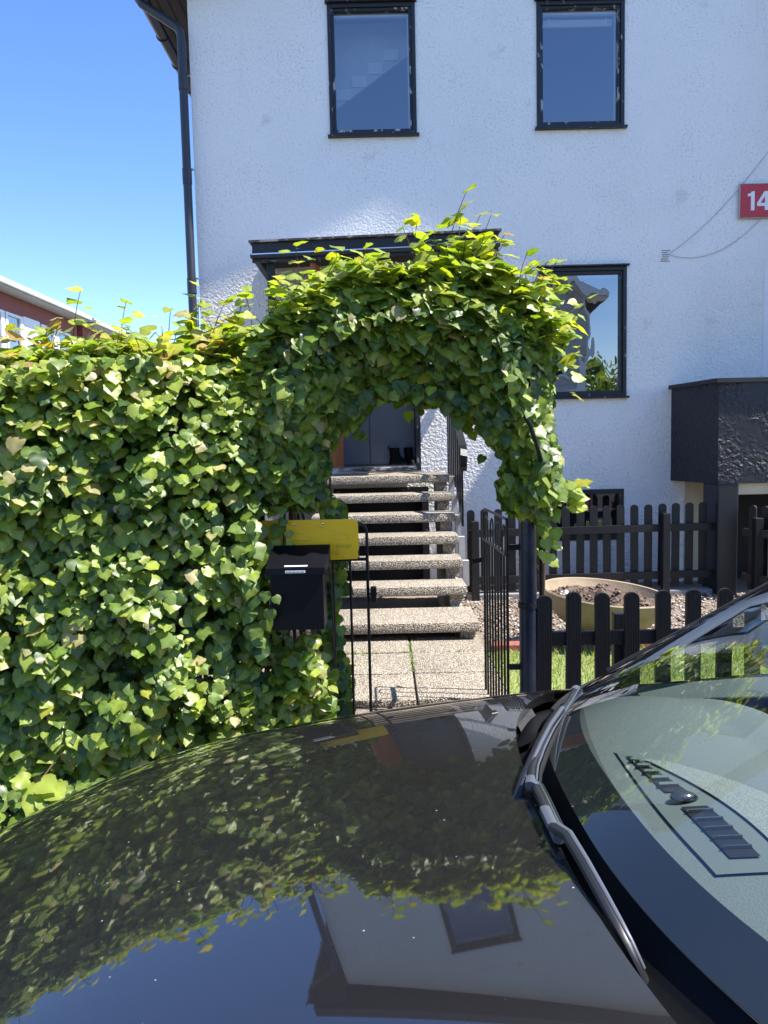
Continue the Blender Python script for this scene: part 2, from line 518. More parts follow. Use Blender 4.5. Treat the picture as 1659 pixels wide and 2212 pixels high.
# ------------------------------------------------------------------ the house
YF = 8.0
HX0, HX1 = -1.83, 7.0
house = thing('house', (2.6, YF, -.2), 'white roughcast house with black window frames and dark gable roof', 'house')
OPEN = [  # x0,x1,z0,z1
    (-.452, .416, 4.435, 5.69), (1.618, 2.492, 4.465, 5.67), (1.625, 2.523, 1.79, 3.095),
    (1.62, 2.503, .30, .832), (-.46, .395, 1.07, 3.02), (-.52, .47, -.16, .90),
    (3.92, 4.70, 1.05, 3.13), (3.50, 4.45, -.2, .80)]
def facade():
    m = MB()
    zt = 5.84
    xs = sorted(set([HX0, HX1] + [o[i] for o in OPEN for i in (0, 1)]))
    zs = sorted(set([-.5, zt] + [o[i] for o in OPEN for i in (2, 3)]))
    for i in range(len(xs)-1):
        for j in range(len(zs)-1):
            cx, cz = (xs[i]+xs[i+1])/2, (zs[j]+zs[j+1])/2
            if any(o[0] < cx < o[1] and o[2] < cz < o[3] for o in OPEN): continue
            m.add([(xs[i], YF, zs[j]), (xs[i+1], YF, zs[j]), (xs[i+1], YF, zs[j+1]), (xs[i], YF, zs[j+1])], [(0,1,2,3)])
    D = .20
    for (a, b, c, d) in OPEN:
        m.add([(a,YF,c),(a,YF,d),(a,YF+D,d),(a,YF+D,c)], [(0,1,2,3)])
        m.add([(b,YF,c),(b,YF,d),(b,YF+D,d),(b,YF+D,c)], [(3,2,1,0)])
        m.add([(a,YF,c),(b,YF,c),(b,YF+D,c),(a,YF+D,c)], [(3,2,1,0)])
        m.add([(a,YF,d),(b,YF,d),(b,YF+D,d),(a,YF+D,d)], [(0,1,2,3)])
    xm = (HX0+HX1)/2
    xm = (HX0+HX1)/2
    m.add([(HX0,YF,zt),(HX1,YF,zt),(xm,YF,zt+.5*(xm-HX0)+.05)], [(0,1,2)])
    m.add([(HX0,17,zt),(HX1,17,zt),(xm,17,zt+.5*(xm-HX0)+.05)], [(2,1,0)])
    m.add([(HX0,YF,-.5),(HX0,YF,zt),(HX0,17,zt),(HX0,17,-.5)], [(0,1,2,3)])
    m.add([(HX1,YF,-.5),(HX1,YF,zt),(HX1,17,zt),(HX1,17,-.5)], [(3,2,1,0)])
    m.add([(HX0,17,-.5),(HX1,17,-.5),(HX1,17,zt),(HX0,17,zt)], [(3,2,1,0)])
    return m
facade().build('wall', MT['wall'], house, fix=False)
# dim rooms behind the openings: floors between them and a back wall
rm = MB()
for z in (-.3, 1.0, 3.5, 5.9):
    rm.box((HX0+.05, YF+.22, z-.04), (HX1-.05, 12.5, z+.04))
rm.box((HX0+.05, 12.5, -.3), (HX1-.05, 12.6, 5.9))
rm.box((1.1, YF+.22, 1.05), (1.2, 12.5, 5.85))
rm.build('room_shell', MT['room'], house)

# pitched roof: eaves with gutters on the two sides, a verge over the street front
ex = .40
X0e, X1e, Y0e, Y1e, ZE = HX0-ex, HX1+ex, YF-.42, 17.4, 5.86
xm = (HX0+HX1)/2
zr = ZE + .5*(xm-X0e)-.18
roof = MB()
for xe in (X0e, X1e):
    z0_, z1_ = ZE, zr
    roof.add([(xe,Y0e,z0_),(xe,Y1e,z0_),(xm,Y1e,z1_),(xm,Y0e,z1_),(xe,Y0e,z0_+.10),(xe,Y1e,z0_+.10),(xm,Y1e,z1_+.10),(xm,Y0e,z1_+.10)],
             [(0,1,2,3),(7,6,5,4),(0,4,5,1),(0,3,7,4),(1,5,6,2)])
rf = roof.build('roof', MT['roof'], house)
sf_ = MB()
for a, b in (((X0e+.02, Y0e+.02, 5.79), (HX0-.002, Y1e-.02, 5.85)), ((HX1+.002, Y0e+.02, 5.79), (X1e-.02, Y1e-.02, 5.85))):
    sf_.box(a, b)
for xe in (X0e, X1e):
    sf_.add([(xe,Y0e+.02,ZE-.004),(xm,Y0e+.02,zr-.004),(xm,YF-.002,zr-.004),(xe,YF-.002,ZE-.004),(xe,Y0e+.02,ZE-.03),(xm,Y0e+.02,zr-.03),(xm,YF-.002,zr-.03),(xe,YF-.002,ZE-.03)],
            [(0,1,2,3),(7,6,5,4),(0,4,5,1),(2,6,7,3)])
sf_.build('soffit', MT['soffit'], rf)
bb = MB()
for xe in (X0e, X1e):
    bb.add([(xe,Y0e-.03,ZE-.05),(xm,Y0e-.03,zr-.05),(xm,Y0e-.03,zr+.13),(xe,Y0e-.03,ZE+.13),(xe,Y0e-.002,ZE-.05),(xm,Y0e-.002,zr-.05),(xm,Y0e-.002,zr+.13),(xe,Y0e-.002,ZE+.13)],
           [(0,1,2,3),(7,6,5,4),(0,3,7,4),(0,4,5,1),(1,5,6,2),(3,2,6,7)])
bb.build('bargeboard', MT['soffit'], rf)
for k in range(3):
    MB().box((HX0-.10-.11*k, YF-.20, 5.783), (HX0-.092-.11*k, Y1e-.05, 5.7895)).build('soffit_joint', MT['dark'], rf)
gx, gz = X0e-.055, 5.83
def half_pipe(a, b, side):
    g = MB()
    for rr, dz in ((.062, 0), (.058, .001)):
        if side == 'x': g.grid(lambda u, v: (gx+rr*cos(pi+pi*v), a+(b-a)*u, gz+dz+rr*sin(pi+pi*v)), 2, 10)
        else: g.grid(lambda u, v: (a+(b-a)*u, Y0e-.055+rr*cos(pi+pi*v), gz+dz+rr*sin(pi+pi*v)), 2, 10)
    return g
half_pipe(Y0e+.05, Y1e, 'x').build('gutter', MT['pipe'], rf, True, fix=False)
for k in range(6):
    y = 8.15+.62*k
    MB().tube([(gx+.068*cos(pi+pi*v/8), y, gz+.068*sin(pi+pi*v/8)) for v in range(9)], .008, 6).build('gutter_bracket', MT['pipe'], rf)
# unseen wing beyond the balcony, added and sized to shade the front
wg = MB().box((4.75, 7.15, -.5), (HX1-.01, YF-.001, 7.2)).build("shade_wing", MT['wall'], house)
# downpipe with swan neck
pipe = MB()
px, py = -1.885, 7.925
pts = [(gx, 7.92, gz-.05), (gx+.003, 7.92, gz-.10), (gx+.03, 7.92, gz-.14), (px-.045, py, 5.475), (px-.010, py, 5.425), (px, py, 5.36), (px, py, -.2)]
pipe.tube(pts, .042, 14)
dp = pipe.build('downpipe', MT['pipe'], house, True)
for z in (4.95, 4.05, 2.98, 1.5):
    c = MB().tube([(px, py, z-.075), (px, py, z+.075)], .047, 14)
    c.build('pipe_collar', MT['pipe'], dp, True)
    MB().box((px-.01, py+.04, z+.080), (px+.055, 7.998, z+.092)).build('pipe_clip', MT['cable'], dp)

def window(o, kind):
    x0, x1, z0, z1 = o
    fw, fd = .038, .09
    y0, y1 = YF-.016, YF+fd
    m = MB()
    m.box((x0, y0, z0), (x0+fw, y1, z1), .004).box((x1-fw, y0, z0), (x1, y1, z1), .004)
    m.box((x0+fw, y0, z1-fw), (x1-fw, y1, z1), .004).box((x0+fw, y0, z0), (x1-fw, y1, z0+fw*.8), .004)
    w = m.build('window', MT['frame'], house)
    bw = .024
    a, b, c, d = x0+fw+.002, x1-fw-.002, z0+fw*.8+.002, z1-fw-.002
    y2, y3 = YF+.004, YF+.06
    k = MB()
    k.box((a, y2, c), (a+bw, y3, d)).box((b-bw, y2, c), (b, y3, d))
    k.box((a+bw, y2, d-bw), (b-bw, y3, d)).box((a+bw, y2, c), (b-bw, y3, c+bw*1.1))
    k.build('sash', MT['bead' if kind != 'kept' else 'frame'], w)
    MB().add([(a+bw, YF+.045, c+bw), (b-bw, YF+.045, c+bw), (b-bw, YF+.045, d-bw), (a+bw, YF+.045, d-bw)], [(0,1,2,3)]).build('pane', MT['oldpane' if kind == 'kept' else 'pane'], w)
    MB().box((x0-.022, YF-.055, z0-.022), (x1+.022, YF+.03, z0-.002), .004).build('sill', MT['frame'], w)
    MB().box((x0-.020, YF-.05, z1+.002), (x1+.020, YF+.03, z1+.02), .004).build('drip_ledge', MT['frame'], w)
    # thin pale reveal line of the inner frame at the head
    MB().box((a+bw, YF+.062, d-bw-.03), (b-bw, YF+.10, d-bw)).build('inner_head', MT['whitepaint'], w)
    MB().box((b-bw-.014, YF+.062, c+bw), (b-bw, YF+.10, d-bw-.03)).build('inner_jamb', MT['whitepaint'], w)
    return w
w1 = window(OPEN[0], 'peel'); w1["label"] = 'upper window with pale staircase behind the glass and badly peeling frame'
w2 = window(OPEN[1], 'peel'); w2["label"] = 'upper window with a white blind drawn up and peeling frame'
w3 = window(OPEN[2], 'kept'); w3["label"] = 'ground floor window mirroring the house and trees across the street'
# stair seen through the first window
st = MB()
st.prism([(-.42, YF+.42, 4.86), (.40, YF+.42, 5.42), (.40, YF+.42, 5.72), (-.42, YF+.42, 5.72)], (0, .05, 0))
st.build('stair_boarding', MT['stairwhite'], w1)
for i in range(4):
    MB().box((-.40+.17*i, YF+.40, 4.95+.13*i), (-.25+.17*i, YF+.418, 5.06+.13*i)).build('stair_riser', MT['whitepaint'], w1)
# blind in the second
for i in range(6):
    MB().box((1.71, YF+.11, 5.54-.011*i), (2.40, YF+.135, 5.547-.011*i)).build('blind_slat', MT['blind'], w2)
for x in (1.76, 2.33):
    MB().box((x, YF+.105, 5.48), (x+.018, YF+.109, 5.555)).build('blind_tape', MT['blind'], w2)

# basement window
def plain_window(o, mat, name='window'):
    x0, x1, z0, z1 = o
    m = MB(); fw = .05
    m.box((x0, YF-.01, z0), (x0+fw, YF+.09, z1)).box((x1-fw, YF-.01, z0), (x1, YF+.09, z1))
    m.box((x0+fw, YF-.01, z1-fw), (x1-fw, YF+.09, z1)).box((x0+fw, YF-.01, z0), (x1-fw, YF+.09, z0+fw))
    w = m.build(name, mat, house)
    return w
bw_ = plain_window(OPEN[3], MT['frame']); bw_["label"] = 'low dark basement window behind the picket fence'
MB().add([(1.67, YF+.05, .35), (2.453, YF+.05, .35), (2.453, YF+.05, .782), (1.67, YF+.05, .782)], [(0,1,2,3)]).build('pane', MT['lens'], bw_)
for x in (1.93, 2.19):
    MB().box((x, YF+.12, .35), (x+.02, YF+.14, .78)).build('mullion', MT['pink'], bw_)
MB().box((1.67, YF+.119, .60), (2.45, YF+.141, .62)).build('transom', MT['pink'], bw_)
MB().box((1.62, YF+.19, .25), (2.51, YF+.215, .85)).build('dark_backing', MT['dark'], bw_)

# front door: recessed grey door, black frame, wooden threshold, orange outer leaf standing open
dr = MB().box((-.455, YF+.13, 1.125), (.345, YF+.175, 3.0)).build('door', MT['doorgrey'], house)
for (a, b) in ((-.44, -.145), (-.13, .34)):
    p = MB()
    for (c, d) in ((1.14, 1.84), (1.862, 2.95)):
        p.box((a, YF+.118, c), (b, YF+.131, d), .006)
    p.build('door_panel', MT['doorgrey'], dr)
MB().tube([(-.085, YF+.10, 1.765), (-.085, YF+.06, 1.765), (.0, YF+.055, 1.76)], .010, 8).build('handle', MT['blackmetal'], dr, True)
MB().lathe([(0, 0), (.026, 0), (.026, .008), (0, .008)], (0, 0, 0), 16).build('handle_rose', MT['blackmetal'], dr)
rose = [c for c in dr.children if c.name.startswith('handle_rose')][0]
rose.rotation_euler = (pi/2, 0, 0); rose.location = Vector((-.085, YF+.117, 1.765)) - wloc(dr)
rose.data.transform(Matrix.Translation(wloc(dr)))
fr = MB()
fr.box((.347, YF-.008, 1.07), (.397, YF+.19, 3.02)).box((-.462, YF-.008, 1.07), (-.457, YF+.19, 3.02)).box((-.455, YF-.008, 2.96), (.345, YF+.12, 3.02))
fr.build('door_frame', MT['frame'], dr)
MB().box((-.46, YF-.045, 1.075), (.346, YF+.128, 1.112), .006).build('threshold', peeling('worn_threshold_paint', (.05, .045, .045), (.5, .48, .46), .5, sc_=(8, 40, 40)), dr)
MB().box((-.46, YF-.03, 1.1125), (.344, YF+.04, 1.124)).build('threshold_strip', MT['chrome'], dr)
od = MB()
h0, h1 = Vector((-.425, 7.955, 0)), Vector((-.60, 7.14, 0))
def leafbox(m, t0, t1, z0, z1, th):
    d = h1-h0; n = Vector((-d.y, d.x, 0)).normalized()
    c = h0+d*(t0+t1)/2; c.z = (z0+z1)/2
    m.obox(c, d*(t1-t0)/2, n*th/2, Vector((0, 0, (z1-z0)/2)))
leafbox(od, 0, 1, 1.12, 3.0, .04)
odo = od.build('outer_door_leaf', MT['wood'], house); odo["label"] = 'orange varnished outer door standing open'
for i in range(6):
    q = MB(); leafbox(q, .02+.163*i, .165+.163*i, 1.13, 2.99, .056); q.build('plank', MT['wood'], odo)

# dark cellar doorway under the stairs
cd = MB().box((-.52, YF+.17, -.16), (.47, YF+.2, .90)).build('cellar_door', MT['dark'], house)
k = MB(); k.box((.40, YF-.006, -.16), (.468, YF+.165, .895)).box((-.518, YF-.006, -.16), (-.45, YF+.165, .895)).box((-.45, YF-.006, .85), (.40, YF+.165, .895))
k.build('cellar_door_frame', MT['frame'], cd)

# balcony door at the right edge
bd = MB()
bd.box((3.92, YF-.012, 1.05), (3.985, YF+.10, 3.13), .005).box((4.635, YF-.012, 1.05), (4.70, YF+.10, 3.13), .005).box((3.985, YF-.012, 3.07), (4.635, YF+.1, 3.13), .005)
bdo = bd.build('balcony_door', MT['whitepaint'], house)
MB().box((3.99, YF+.03, 1.06), (4.63, YF+.08, 3.065), .005).build('door_leaf', MT['pink'], bdo)
MB().box((4.12, YF+.018, 1.95), (4.50, YF+.032, 2.95)).build('pane', MT['pane'], bdo)
for z in (2.1, 2.75):
    MB().tube([(3.988, YF-.016, z-.04), (3.988, YF-.016, z+.04)], .011, 8).build('hinge', MT['chrome'], bdo)

# black rendered balcony on its pillar
BX, BY = 3.135, 7.2
bal = MB()
def ring(m, z0, z1, o=0.0):            # street face and slanting side of the parapet as one L-shaped wall
    P = [(BX-o, BY-o), (4.74, BY-o), (4.74, BY+.16), (BX+.135, BY+.16), (3.15, YF-.002), (2.99-o, YF-.002)]
    m.prism([(x, y, z0) for x, y in P], (0, 0, z1-z0))
ring(bal, .905, 1.845)
bal.box((3.16, BY+.161, .915), (4.739, YF-.003, 1.03))
balo = bal.build('balcony', MT['blackwall'], house)
cpg = MB(); ring(cpg, 1.8455, 1.885, .03); cpg.build('coping', MT['soffit'], balo)
pl = MB().box((BX+.003, BY+.003, -.2), (BX+.20, BY+.34, .9045), .012).build('pillar', MT['pillar'], balo)
pl["label"] = 'black pillar with flaking paint under the balcony corner'
MB().box((BX+.20, BY+.05, .80), (4.74, BY+.13, .9045)).build('beam', MT['cream'], balo)
# lower wall under the balcony: cream surround and dark doorway
k = MB(); k.box((3.50, YF-.014, -.2), (3.56, YF+.12, .80)).box((4.39, YF-.014, -.2), (4.45, YF+.12, .80)).box((3.56, YF-.014, .74), (4.39, YF+.12, .80))
ud = k.build('lower_door', MT['cream'], house)
MB().box((3.56, YF+.12, -.2), (4.39, YF+.16, .74)).build('door_leaf', MT['dark'], ud)
MB().box((BX+.005, YF-.008, -.4), (3.499, YF-.001, .904)).build('warm_bounce_patch', MT['cream'], house)  # warm bounce light under the balcony, painted as a cream wall patch

# vent slits
vt = MB()
for i in range(6):
    vt.box((2.865+random.uniform(0, .02), YF-.006, 3.135+.021*i), (2.955+random.uniform(-.02, .012), YF-.0005, 3.139+.021*i))
vt.build('wall_vent', MT['dark'], house)

# porch canopy
cp = thing('porch_canopy', (0, 7.6, 3.0), 'black peeling timber porch canopy over the front door', 'canopy')
def tilt(x): return (x+1.13)*.024
c = MB()
ax, bx = -1.13, 1.08
def slab_(m, y0, y1, za, zb, x0=ax, x1=bx, rise=.0):
    P = []
    for (x, y, z) in ((x0,y0,za),(x1,y0,za),(x1,y1,za+rise),(x0,y1,za+rise),(x0,y0,zb),(x1,y0,zb),(x1,y1,zb+rise),(x0,y1,zb+rise)):
        P.append((x, y, z+tilt(x)))
    m.add(P, [(0,3,2,1),(4,5,6,7),(0,1,5,4),(1,2,6,5),(2,3,7,6),(3,0,4,7)])
slab_(c, 7.04, 7.995, 3.168, 3.186, -1.155, 1.105, .06); c.build('roofing', MT['felt'], cp)
c = MB(); slab_(c, 7.075, 7.105, 3.085, 3.166); c.build('fascia', MT['fascia'], cp)
c = MB(); slab_(c, 7.106, 7.99, 3.10, 3.166, -1.12, 1.07, .05); c.build('deck', MT['soffit'], cp)
c = MB(); slab_(c, 7.06, 7.09, 2.995, 3.083); c.build('lower_fascia', MT['fascia'], cp)
c = MB(); c.tube([(ax-.01, 7.038, 3.045+tilt(ax)), (bx+.01, 7.038, 3.045+tilt(bx))], .022, 10); c.build('gutter_rod', MT['pipe'], cp, True)
c = MB(); slab_(c, 7.012, 7.024, 3.052, 3.060); c.build('gutter_lip', MT['chrome'], cp)
for x in (-1.115, 1.02):
    c = MB(); slab_(c, 7.106, 7.99, 3.0, 3.098, x, x+.05); c.build('side_beam', MT['fascia'], cp)
MB().box((-1.01, 7.12, 1.0), (-.945, 7.185, 2.998), .006).build('post', MT['blackwood'], cp)
MB().bar((1.02, 7.98, 2.45), (1.02, 7.25, 2.99), .05, .05).build('brace', MT['blackwood'], cp)

# stairs
sr = thing('staircase', (0, 6.3, -.05), 'open riser staircase of exposed aggregate concrete leading to the front door', 'staircase')
TR = [(7.1, 1.056), (6.81, .900), (6.52, .745), (6.23, .592), (5.94, .437), (5.65, .282), (5.16, .122)]
for i, (yf, zt) in enumerate(TR):
    dep = .90 if i == 0 else (.34 if i < 6 else .52)
    x0, x1 = (-1.06, .61) if i == 0 else ((-.62, .605) if i < 6 else (-.66, .635))
    if i == 0: dep = YF-yf-.05
    MB().box((x0, yf, zt-.072), (x1, yf+dep, zt), .014).build('tread', MT['agg'], sr, True)
    for (sx0, sx1) in ((x0+.03, x0+.13), (x1-.125, x1-.02)):
        zb = -.10 if i >= 5 else zt-.235
        MB().box((sx0, yf+.055, zb if i != 6 else -.08), (sx1, yf+.31, zt-.0725), .008).build('riser_block', MT['agg'], sr, True)
# solid stringers behind the blocks
for xa in (-.585, .475+.012):
    q = MB(); q.prism([(xa, 7.40, .98), (xa, 7.40, .62), (xa, 5.75, -.26), (xa, 5.55, -.12), (xa, 5.62, .10)], (.085, 0, 0))
    q.build('stringer', MT['agg'], sr)
# closed side wall added under the flight to keep the sun out
MB().prism([(.50, 7.38, .60), (.50, 7.38, -.24), (.50, 5.30, -.24), (.50, 5.30, -.02), (.50, 5.62, .05)], (.07, 0, 0)).build('side_wall', MT['agg'], sr)
MB().box((-1.05, 7.2, -.2), (-.90, 7.95, .98)).build('landing_pier', MT['agg'], sr)

# handrail
hr = thing('handrail', (.68, 7.0, .5), 'black flat iron handrail running down beside the stone stairs', 'handrail')
hp = [(.684, 7.97, 1.90), (.684, 6.56, 1.315), (.682, 6.50, 1.285), (.678, 6.465, 1.23), (.676, 6.47, 1.15), (.676, 6.50, 1.11)]
q = MB()
for a, b in zip(hp[:-1], hp[1:]): q.bar(a, b, .050, .018, (1, 0, 0)) if False else q.bar(a, b, .060, .018, (0, 1, 1))
q.build('rail', MT['blackmetal'], hr)
for i in range(8):
    y = 7.86-.19*i
    zt = 1.90+(y-7.97)*.415-.008
    zb = 1.0-(7.1-min(y, 7.1))*.535-.06
    MB().box((.660, y-.032, zb), (.676, y+.032, zt)).build('baluster', MT['blackmetal'], hr)
MB().bar((.668, 7.9, 1.02), (.668, 7.1, 1.02), .010, .045).build('bottom_rail', MT['blackmetal'], hr)
MB().bar((.668, 7.1, 1.0), (.668, 6.5, .68), .010, .045).build('bottom_rail', MT['blackmetal'], hr)
for i in range(5):
    yf, zt = TR[i]
    MB().box((.612, yf+.05, zt-.22), (.660, yf+.11, zt-.02)).build('mounting_plate', MT['cable'], hr)

# boots
def boot(name, x, y, z, rot, label):
    t = thing(name, (x, y, z), label, 'boot', 'boots in the doorway')
    m = MB()
    secs = [(0, .0, .045, .10, .0), (.02, 0, .047, .105, 0), (.05, .005, .043, .095, 0), (.085, .03, .040, .062, 0), (.13, .042, .043, .052, 0), (.185, .045, .047, .055, 0)]
    prof = []
    o = 0; n = 14
    for (h, back, rx, ry, _) in secs:
        for k in range(n):
            a = 2*pi*k/n
            m.v.append((x+rx*cos(a)*(1 if h > .06 or sin(a) > 0 else .92), y+back+ry*sin(a), z+h))
    for i in range(len(secs)-1):
        for k in range(n):
            k2 = (k+1) % n
            m.f.append((i*n+k, i*n+k2, (i+1)*n+k2, (i+1)*n+k))
    m.f.append(tuple(range(n))[::-1])
    up = m.build('upper', MT['leather'], t, True)
    s = MB()
    for j, zz in enumerate((z-.0, z+.018)):
        for k in range(n):
            a = 2*pi*k/n
            s.v.append((x+.050*cos(a), y+.108*sin(a), zz))
    for k in range(n): s.f.append((k, (k+1) % n, n+(k+1) % n, n+k))
    s.f += [tuple(range(n))[::-1], tuple(range(n, 2*n))]
    s.build('sole', MT['rubber'], t)
    MB().tube([(x-.01, y+.10, z+.17), (x-.01, y+.115, z+.20), (x+.01, y+.115, z+.20), (x+.01, y+.10, z+.17)], .004, 5).build('pull_loop', MT['leather'], t)
    t.rotation_euler.z = rot
boot('boot', .165, YF+.065, 1.1245, radians(70), 'black boot standing in front of the grey door')
boot('boot', .285, YF+.07, 1.1245, radians(20), 'black boot beside the right door jamb')

# house number sign
sg = thing('house_number_sign', (3.83, 7.97, 3.54), 'red enamel house number sign reading 14 on the white wall', 'sign')
MB().box((3.652, 7.965, 3.540), (4.052, 7.985, 3.866), .004).build('plate', MT['signred'], sg)
q = MB()
for a, b in (((3.646, 7.962, 3.534), (3.652, 7.985, 3.872)), ((4.052, 7.962, 3.534), (4.058, 7.985, 3.872)), ((3.652, 7.962, 3.534), (4.052, 7.985, 3.5395)), ((3.652, 7.962, 3.8665), (4.052, 7.985, 3.872))):
    q.box(a, b)
q.build('border', MT['cable'], sg)
def text(name, body, size, loc, mat, parent, ext=.0015, off=0.0, align='LEFT', sx=1.0):
    cu = bpy.data.curves.new(name, 'FONT'); cu.body = body; cu.size = size; cu.extrude = ext; cu.offset = off
    cu.align_x = align
    cu.materials.append(mat)
    tmp = bpy.data.objects.new(name, cu); COL.objects.link(tmp)
    dg = bpy.context.evaluated_depsgraph_get(); dg.update()
    me = bpy.data.meshes.new_from_object(tmp.evaluated_get(dg))
    bpy.data.objects.remove(tmp)
    me.transform(Matrix.Translation(Vector(loc)-wloc(parent)) @ Matrix.Rotation(pi/2, 4, 'X') @ Matrix.Diagonal((sx, 1, 1, 1)))
    me.materials.clear(); me.materials.append(mat)
    return link(name, me, parent)
yn = 7.9615
MB().prism([(3.728, yn, 3.772), (3.728, yn, 3.744), (3.760, yn, 3.751), (3.760, yn, 3.610), (3.796, yn, 3.610), (3.796, yn, 3.795), (3.768, yn, 3.795), (3.757, yn, 3.779)], (0, .003, 0)).build('numeral', MT['signwhite'], sg)
n4 = MB().prism([(3.822, yn, 3.681), (3.822, yn, 3.650), (3.900, yn, 3.650), (3.900, yn, 3.610), (3.935, yn, 3.610), (3.935, yn, 3.650), (3.957, yn, 3.650), (3.957, yn, 3.681), (3.935, yn, 3.681), (3.935, yn, 3.795), (3.895, yn, 3.795)], (0, .003, 0))
n4.build('numeral', MT['signwhite'], sg)
MB().prism([(3.856, yn-.0008, 3.681), (3.900, yn-.0008, 3.681), (3.900, yn-.0008, 3.746)], (0, .0007, 0)).build('numeral_counter', MT['signred'], sg)

# cables on the wall
def cable(pts, label):
    o = MB().tube(pts, .0028, 6).build('wall_cable', MT['cable'], None, True)
    tag(o, label, 'cable')
def arc(a, b, sag, n=14):
    a, b = Vector(a), Vector(b)
    return [a.lerp(b, i/n) + Vector((0, 0, -sag*4*(i/n)*(1-i/n))) for i in range(n+1)]
cable(arc((2.945, 7.992, 3.20), (4.02, 7.992, 4.30), .10), 'thin grey cable climbing from the vent behind the number sign')
cable(arc((2.945, 7.992, 3.20), (3.90, 7.992, 3.56), .17), 'thin grey cable sagging below the number sign')
# ------------------------------------------------------------------ fences, gate, planter
def round_picket(w, th, h, n=7, grooves=0):
    """picket with a rounded head; ribbed front face when grooves > 0"""
    segs = 12
    top = []
    for k in range(segs+1):
        a = pi - pi*k/segs
        top.append((w/2*cos(a), h - w/2 + w/2*sin(a)*.85))
    o = MB()
    def side(y):
        return [(-w/2, y, 0), (w/2, y, 0)] + [(x, y, z) for x, z in top[::-1]]
    A, B = side(-th/2+.004), side(th/2)
    k = len(A)
    o.add(A+B, [tuple(range(k)), tuple(range(2*k-1, k-1, -1))] + [(i, k+i, k+(i+1) % k, (i+1) % k) for i in range(k)])
    if grooves:
        for i in range(grooves):
            a = -w/2 + w*(i+.2)/grooves; b = -w/2 + w*(i+.75)/grooves
            za = min(h-w/2+sqrt(max(0, (w/2)**2-t*t))*.85 for t in (a, b))
            o.box((a, -th/2, .002), (b, -th/2+.0045, za-.002))
    return o
# far fence, beside the house
ff = thing('picket_fence', (2.0, 7.33, -.1), 'black wooden picket fence standing close to the house wall beside the stairs', 'fence', 'garden picket fences')
pm = round_picket(.073, .022, .80).mesh('picket', MT['blackwood'])
random.seed(11)
x = .83
i = 0
while x < 3.09:
    o = link('picket', pm, ff); o.location = Vector((x, 7.345, -.095+(x-.8)*.012+random.uniform(-.006, .006))) - wloc(ff)
    o.rotation_euler.y = random.uniform(-.008, .008)
    x += .1312; i += 1
for z in (.475, .02):
    MB().bar((.80, 7.315, z), (3.132, 7.315, z+.02), .036, .07).build('rail', MT['blackwood'], ff)
for x, zt in ((.86, .60), (2.672, .635)):
    MB().box((x-.035, 7.225, -.16), (x+.035, 7.296, zt), .006).build('post', MT['blackwood'], ff)
MB().box((.78, 7.26, -.26), (3.13, 7.42, -.105), .01).build('concrete_footing', MT['kerb'], ff)

# short fence that turns towards the street past the pillar
sf = thing('picket_fence', (3.45, 7.0, -.1), 'black picket fence with sunlit tops running streetward from the flaking pillar', 'fence', 'garden picket fences')
dvec = Vector((.50, -.866, 0))
for i in range(11):
    p = Vector((3.43, 7.12, -.09)) + dvec*(.125*i)
    o = link('picket', pm, sf); o.location = p - wloc(sf); o.rotation_euler.z = math.atan2(dvec.y, dvec.x)
for z in (.46, .04):
    a = Vector((3.37, 7.12, z)) + Vector((-.034, -.02, 0)); b = a + dvec*1.5
    MB().bar(a, b, .036, .07).build('rail', MT['blackwood'], sf)
for t in (.10, 1.3):
    c_ = Vector((3.36, 7.06, 0)) + dvec*t
    MB().box((c_.x-.04, c_.y-.04, -.16), (c_.x+.035, c_.y+.035, .60), .006).build('post', MT['blackwood'], sf)

# near fence along the pavement: ribbed pickets
nf = thing('picket_fence', (2.0, 3.42, -.1), 'low black fence of ribbed round topped pickets along the pavement', 'fence', 'garden picket fences')
pn = round_picket(.0676, .022, .76, grooves=9).mesh('picket', MT['blackwood'])
for i in range(21):
    x = .705+.1362*i
    o = link('picket', pn, nf); o.location = Vector((x, 3.415, -.102+(.0 if i else -.015)+random.uniform(-.006, .006))) - wloc(nf)
    o.rotation_euler.y = random.uniform(-.012, .012)
for z in (.445, .06):
    MB().box((.68, 3.427, z-.038), (3.5, 3.453, z+.026), .004).build('rail', MT['blackwood'], nf)
for x in (1.04, 2.10):
    MB().box((x, 3.455, -.1), (x+.047, 3.50, .545), .006).build('post', MT['blackwood'], nf)

# round gate post
gp = thing('gate_post', (.642, 3.43, -.12), 'round dark blue enamelled steel gate post beside the low fence', 'post')
MB().tube([(.642, 3.43, -.12), (.642, 3.43, .988)], .040, 24).build('shaft', MT['bluepost'], gp, True)
MB().lathe([(0, .010), (.026, .009), (.040, .002), (.0415, -.010), (.040, -.012)], (.642, 3.43, .989), 24).build('cap', MT['bluepost'], gp, True)
MB().lathe([(.0405, -.013), (.0455, -.011), (.0455, .011), (.0405, .013)], (.642, 3.43, .60), 24).build('clamp', MT['blackmetal'], gp, True)

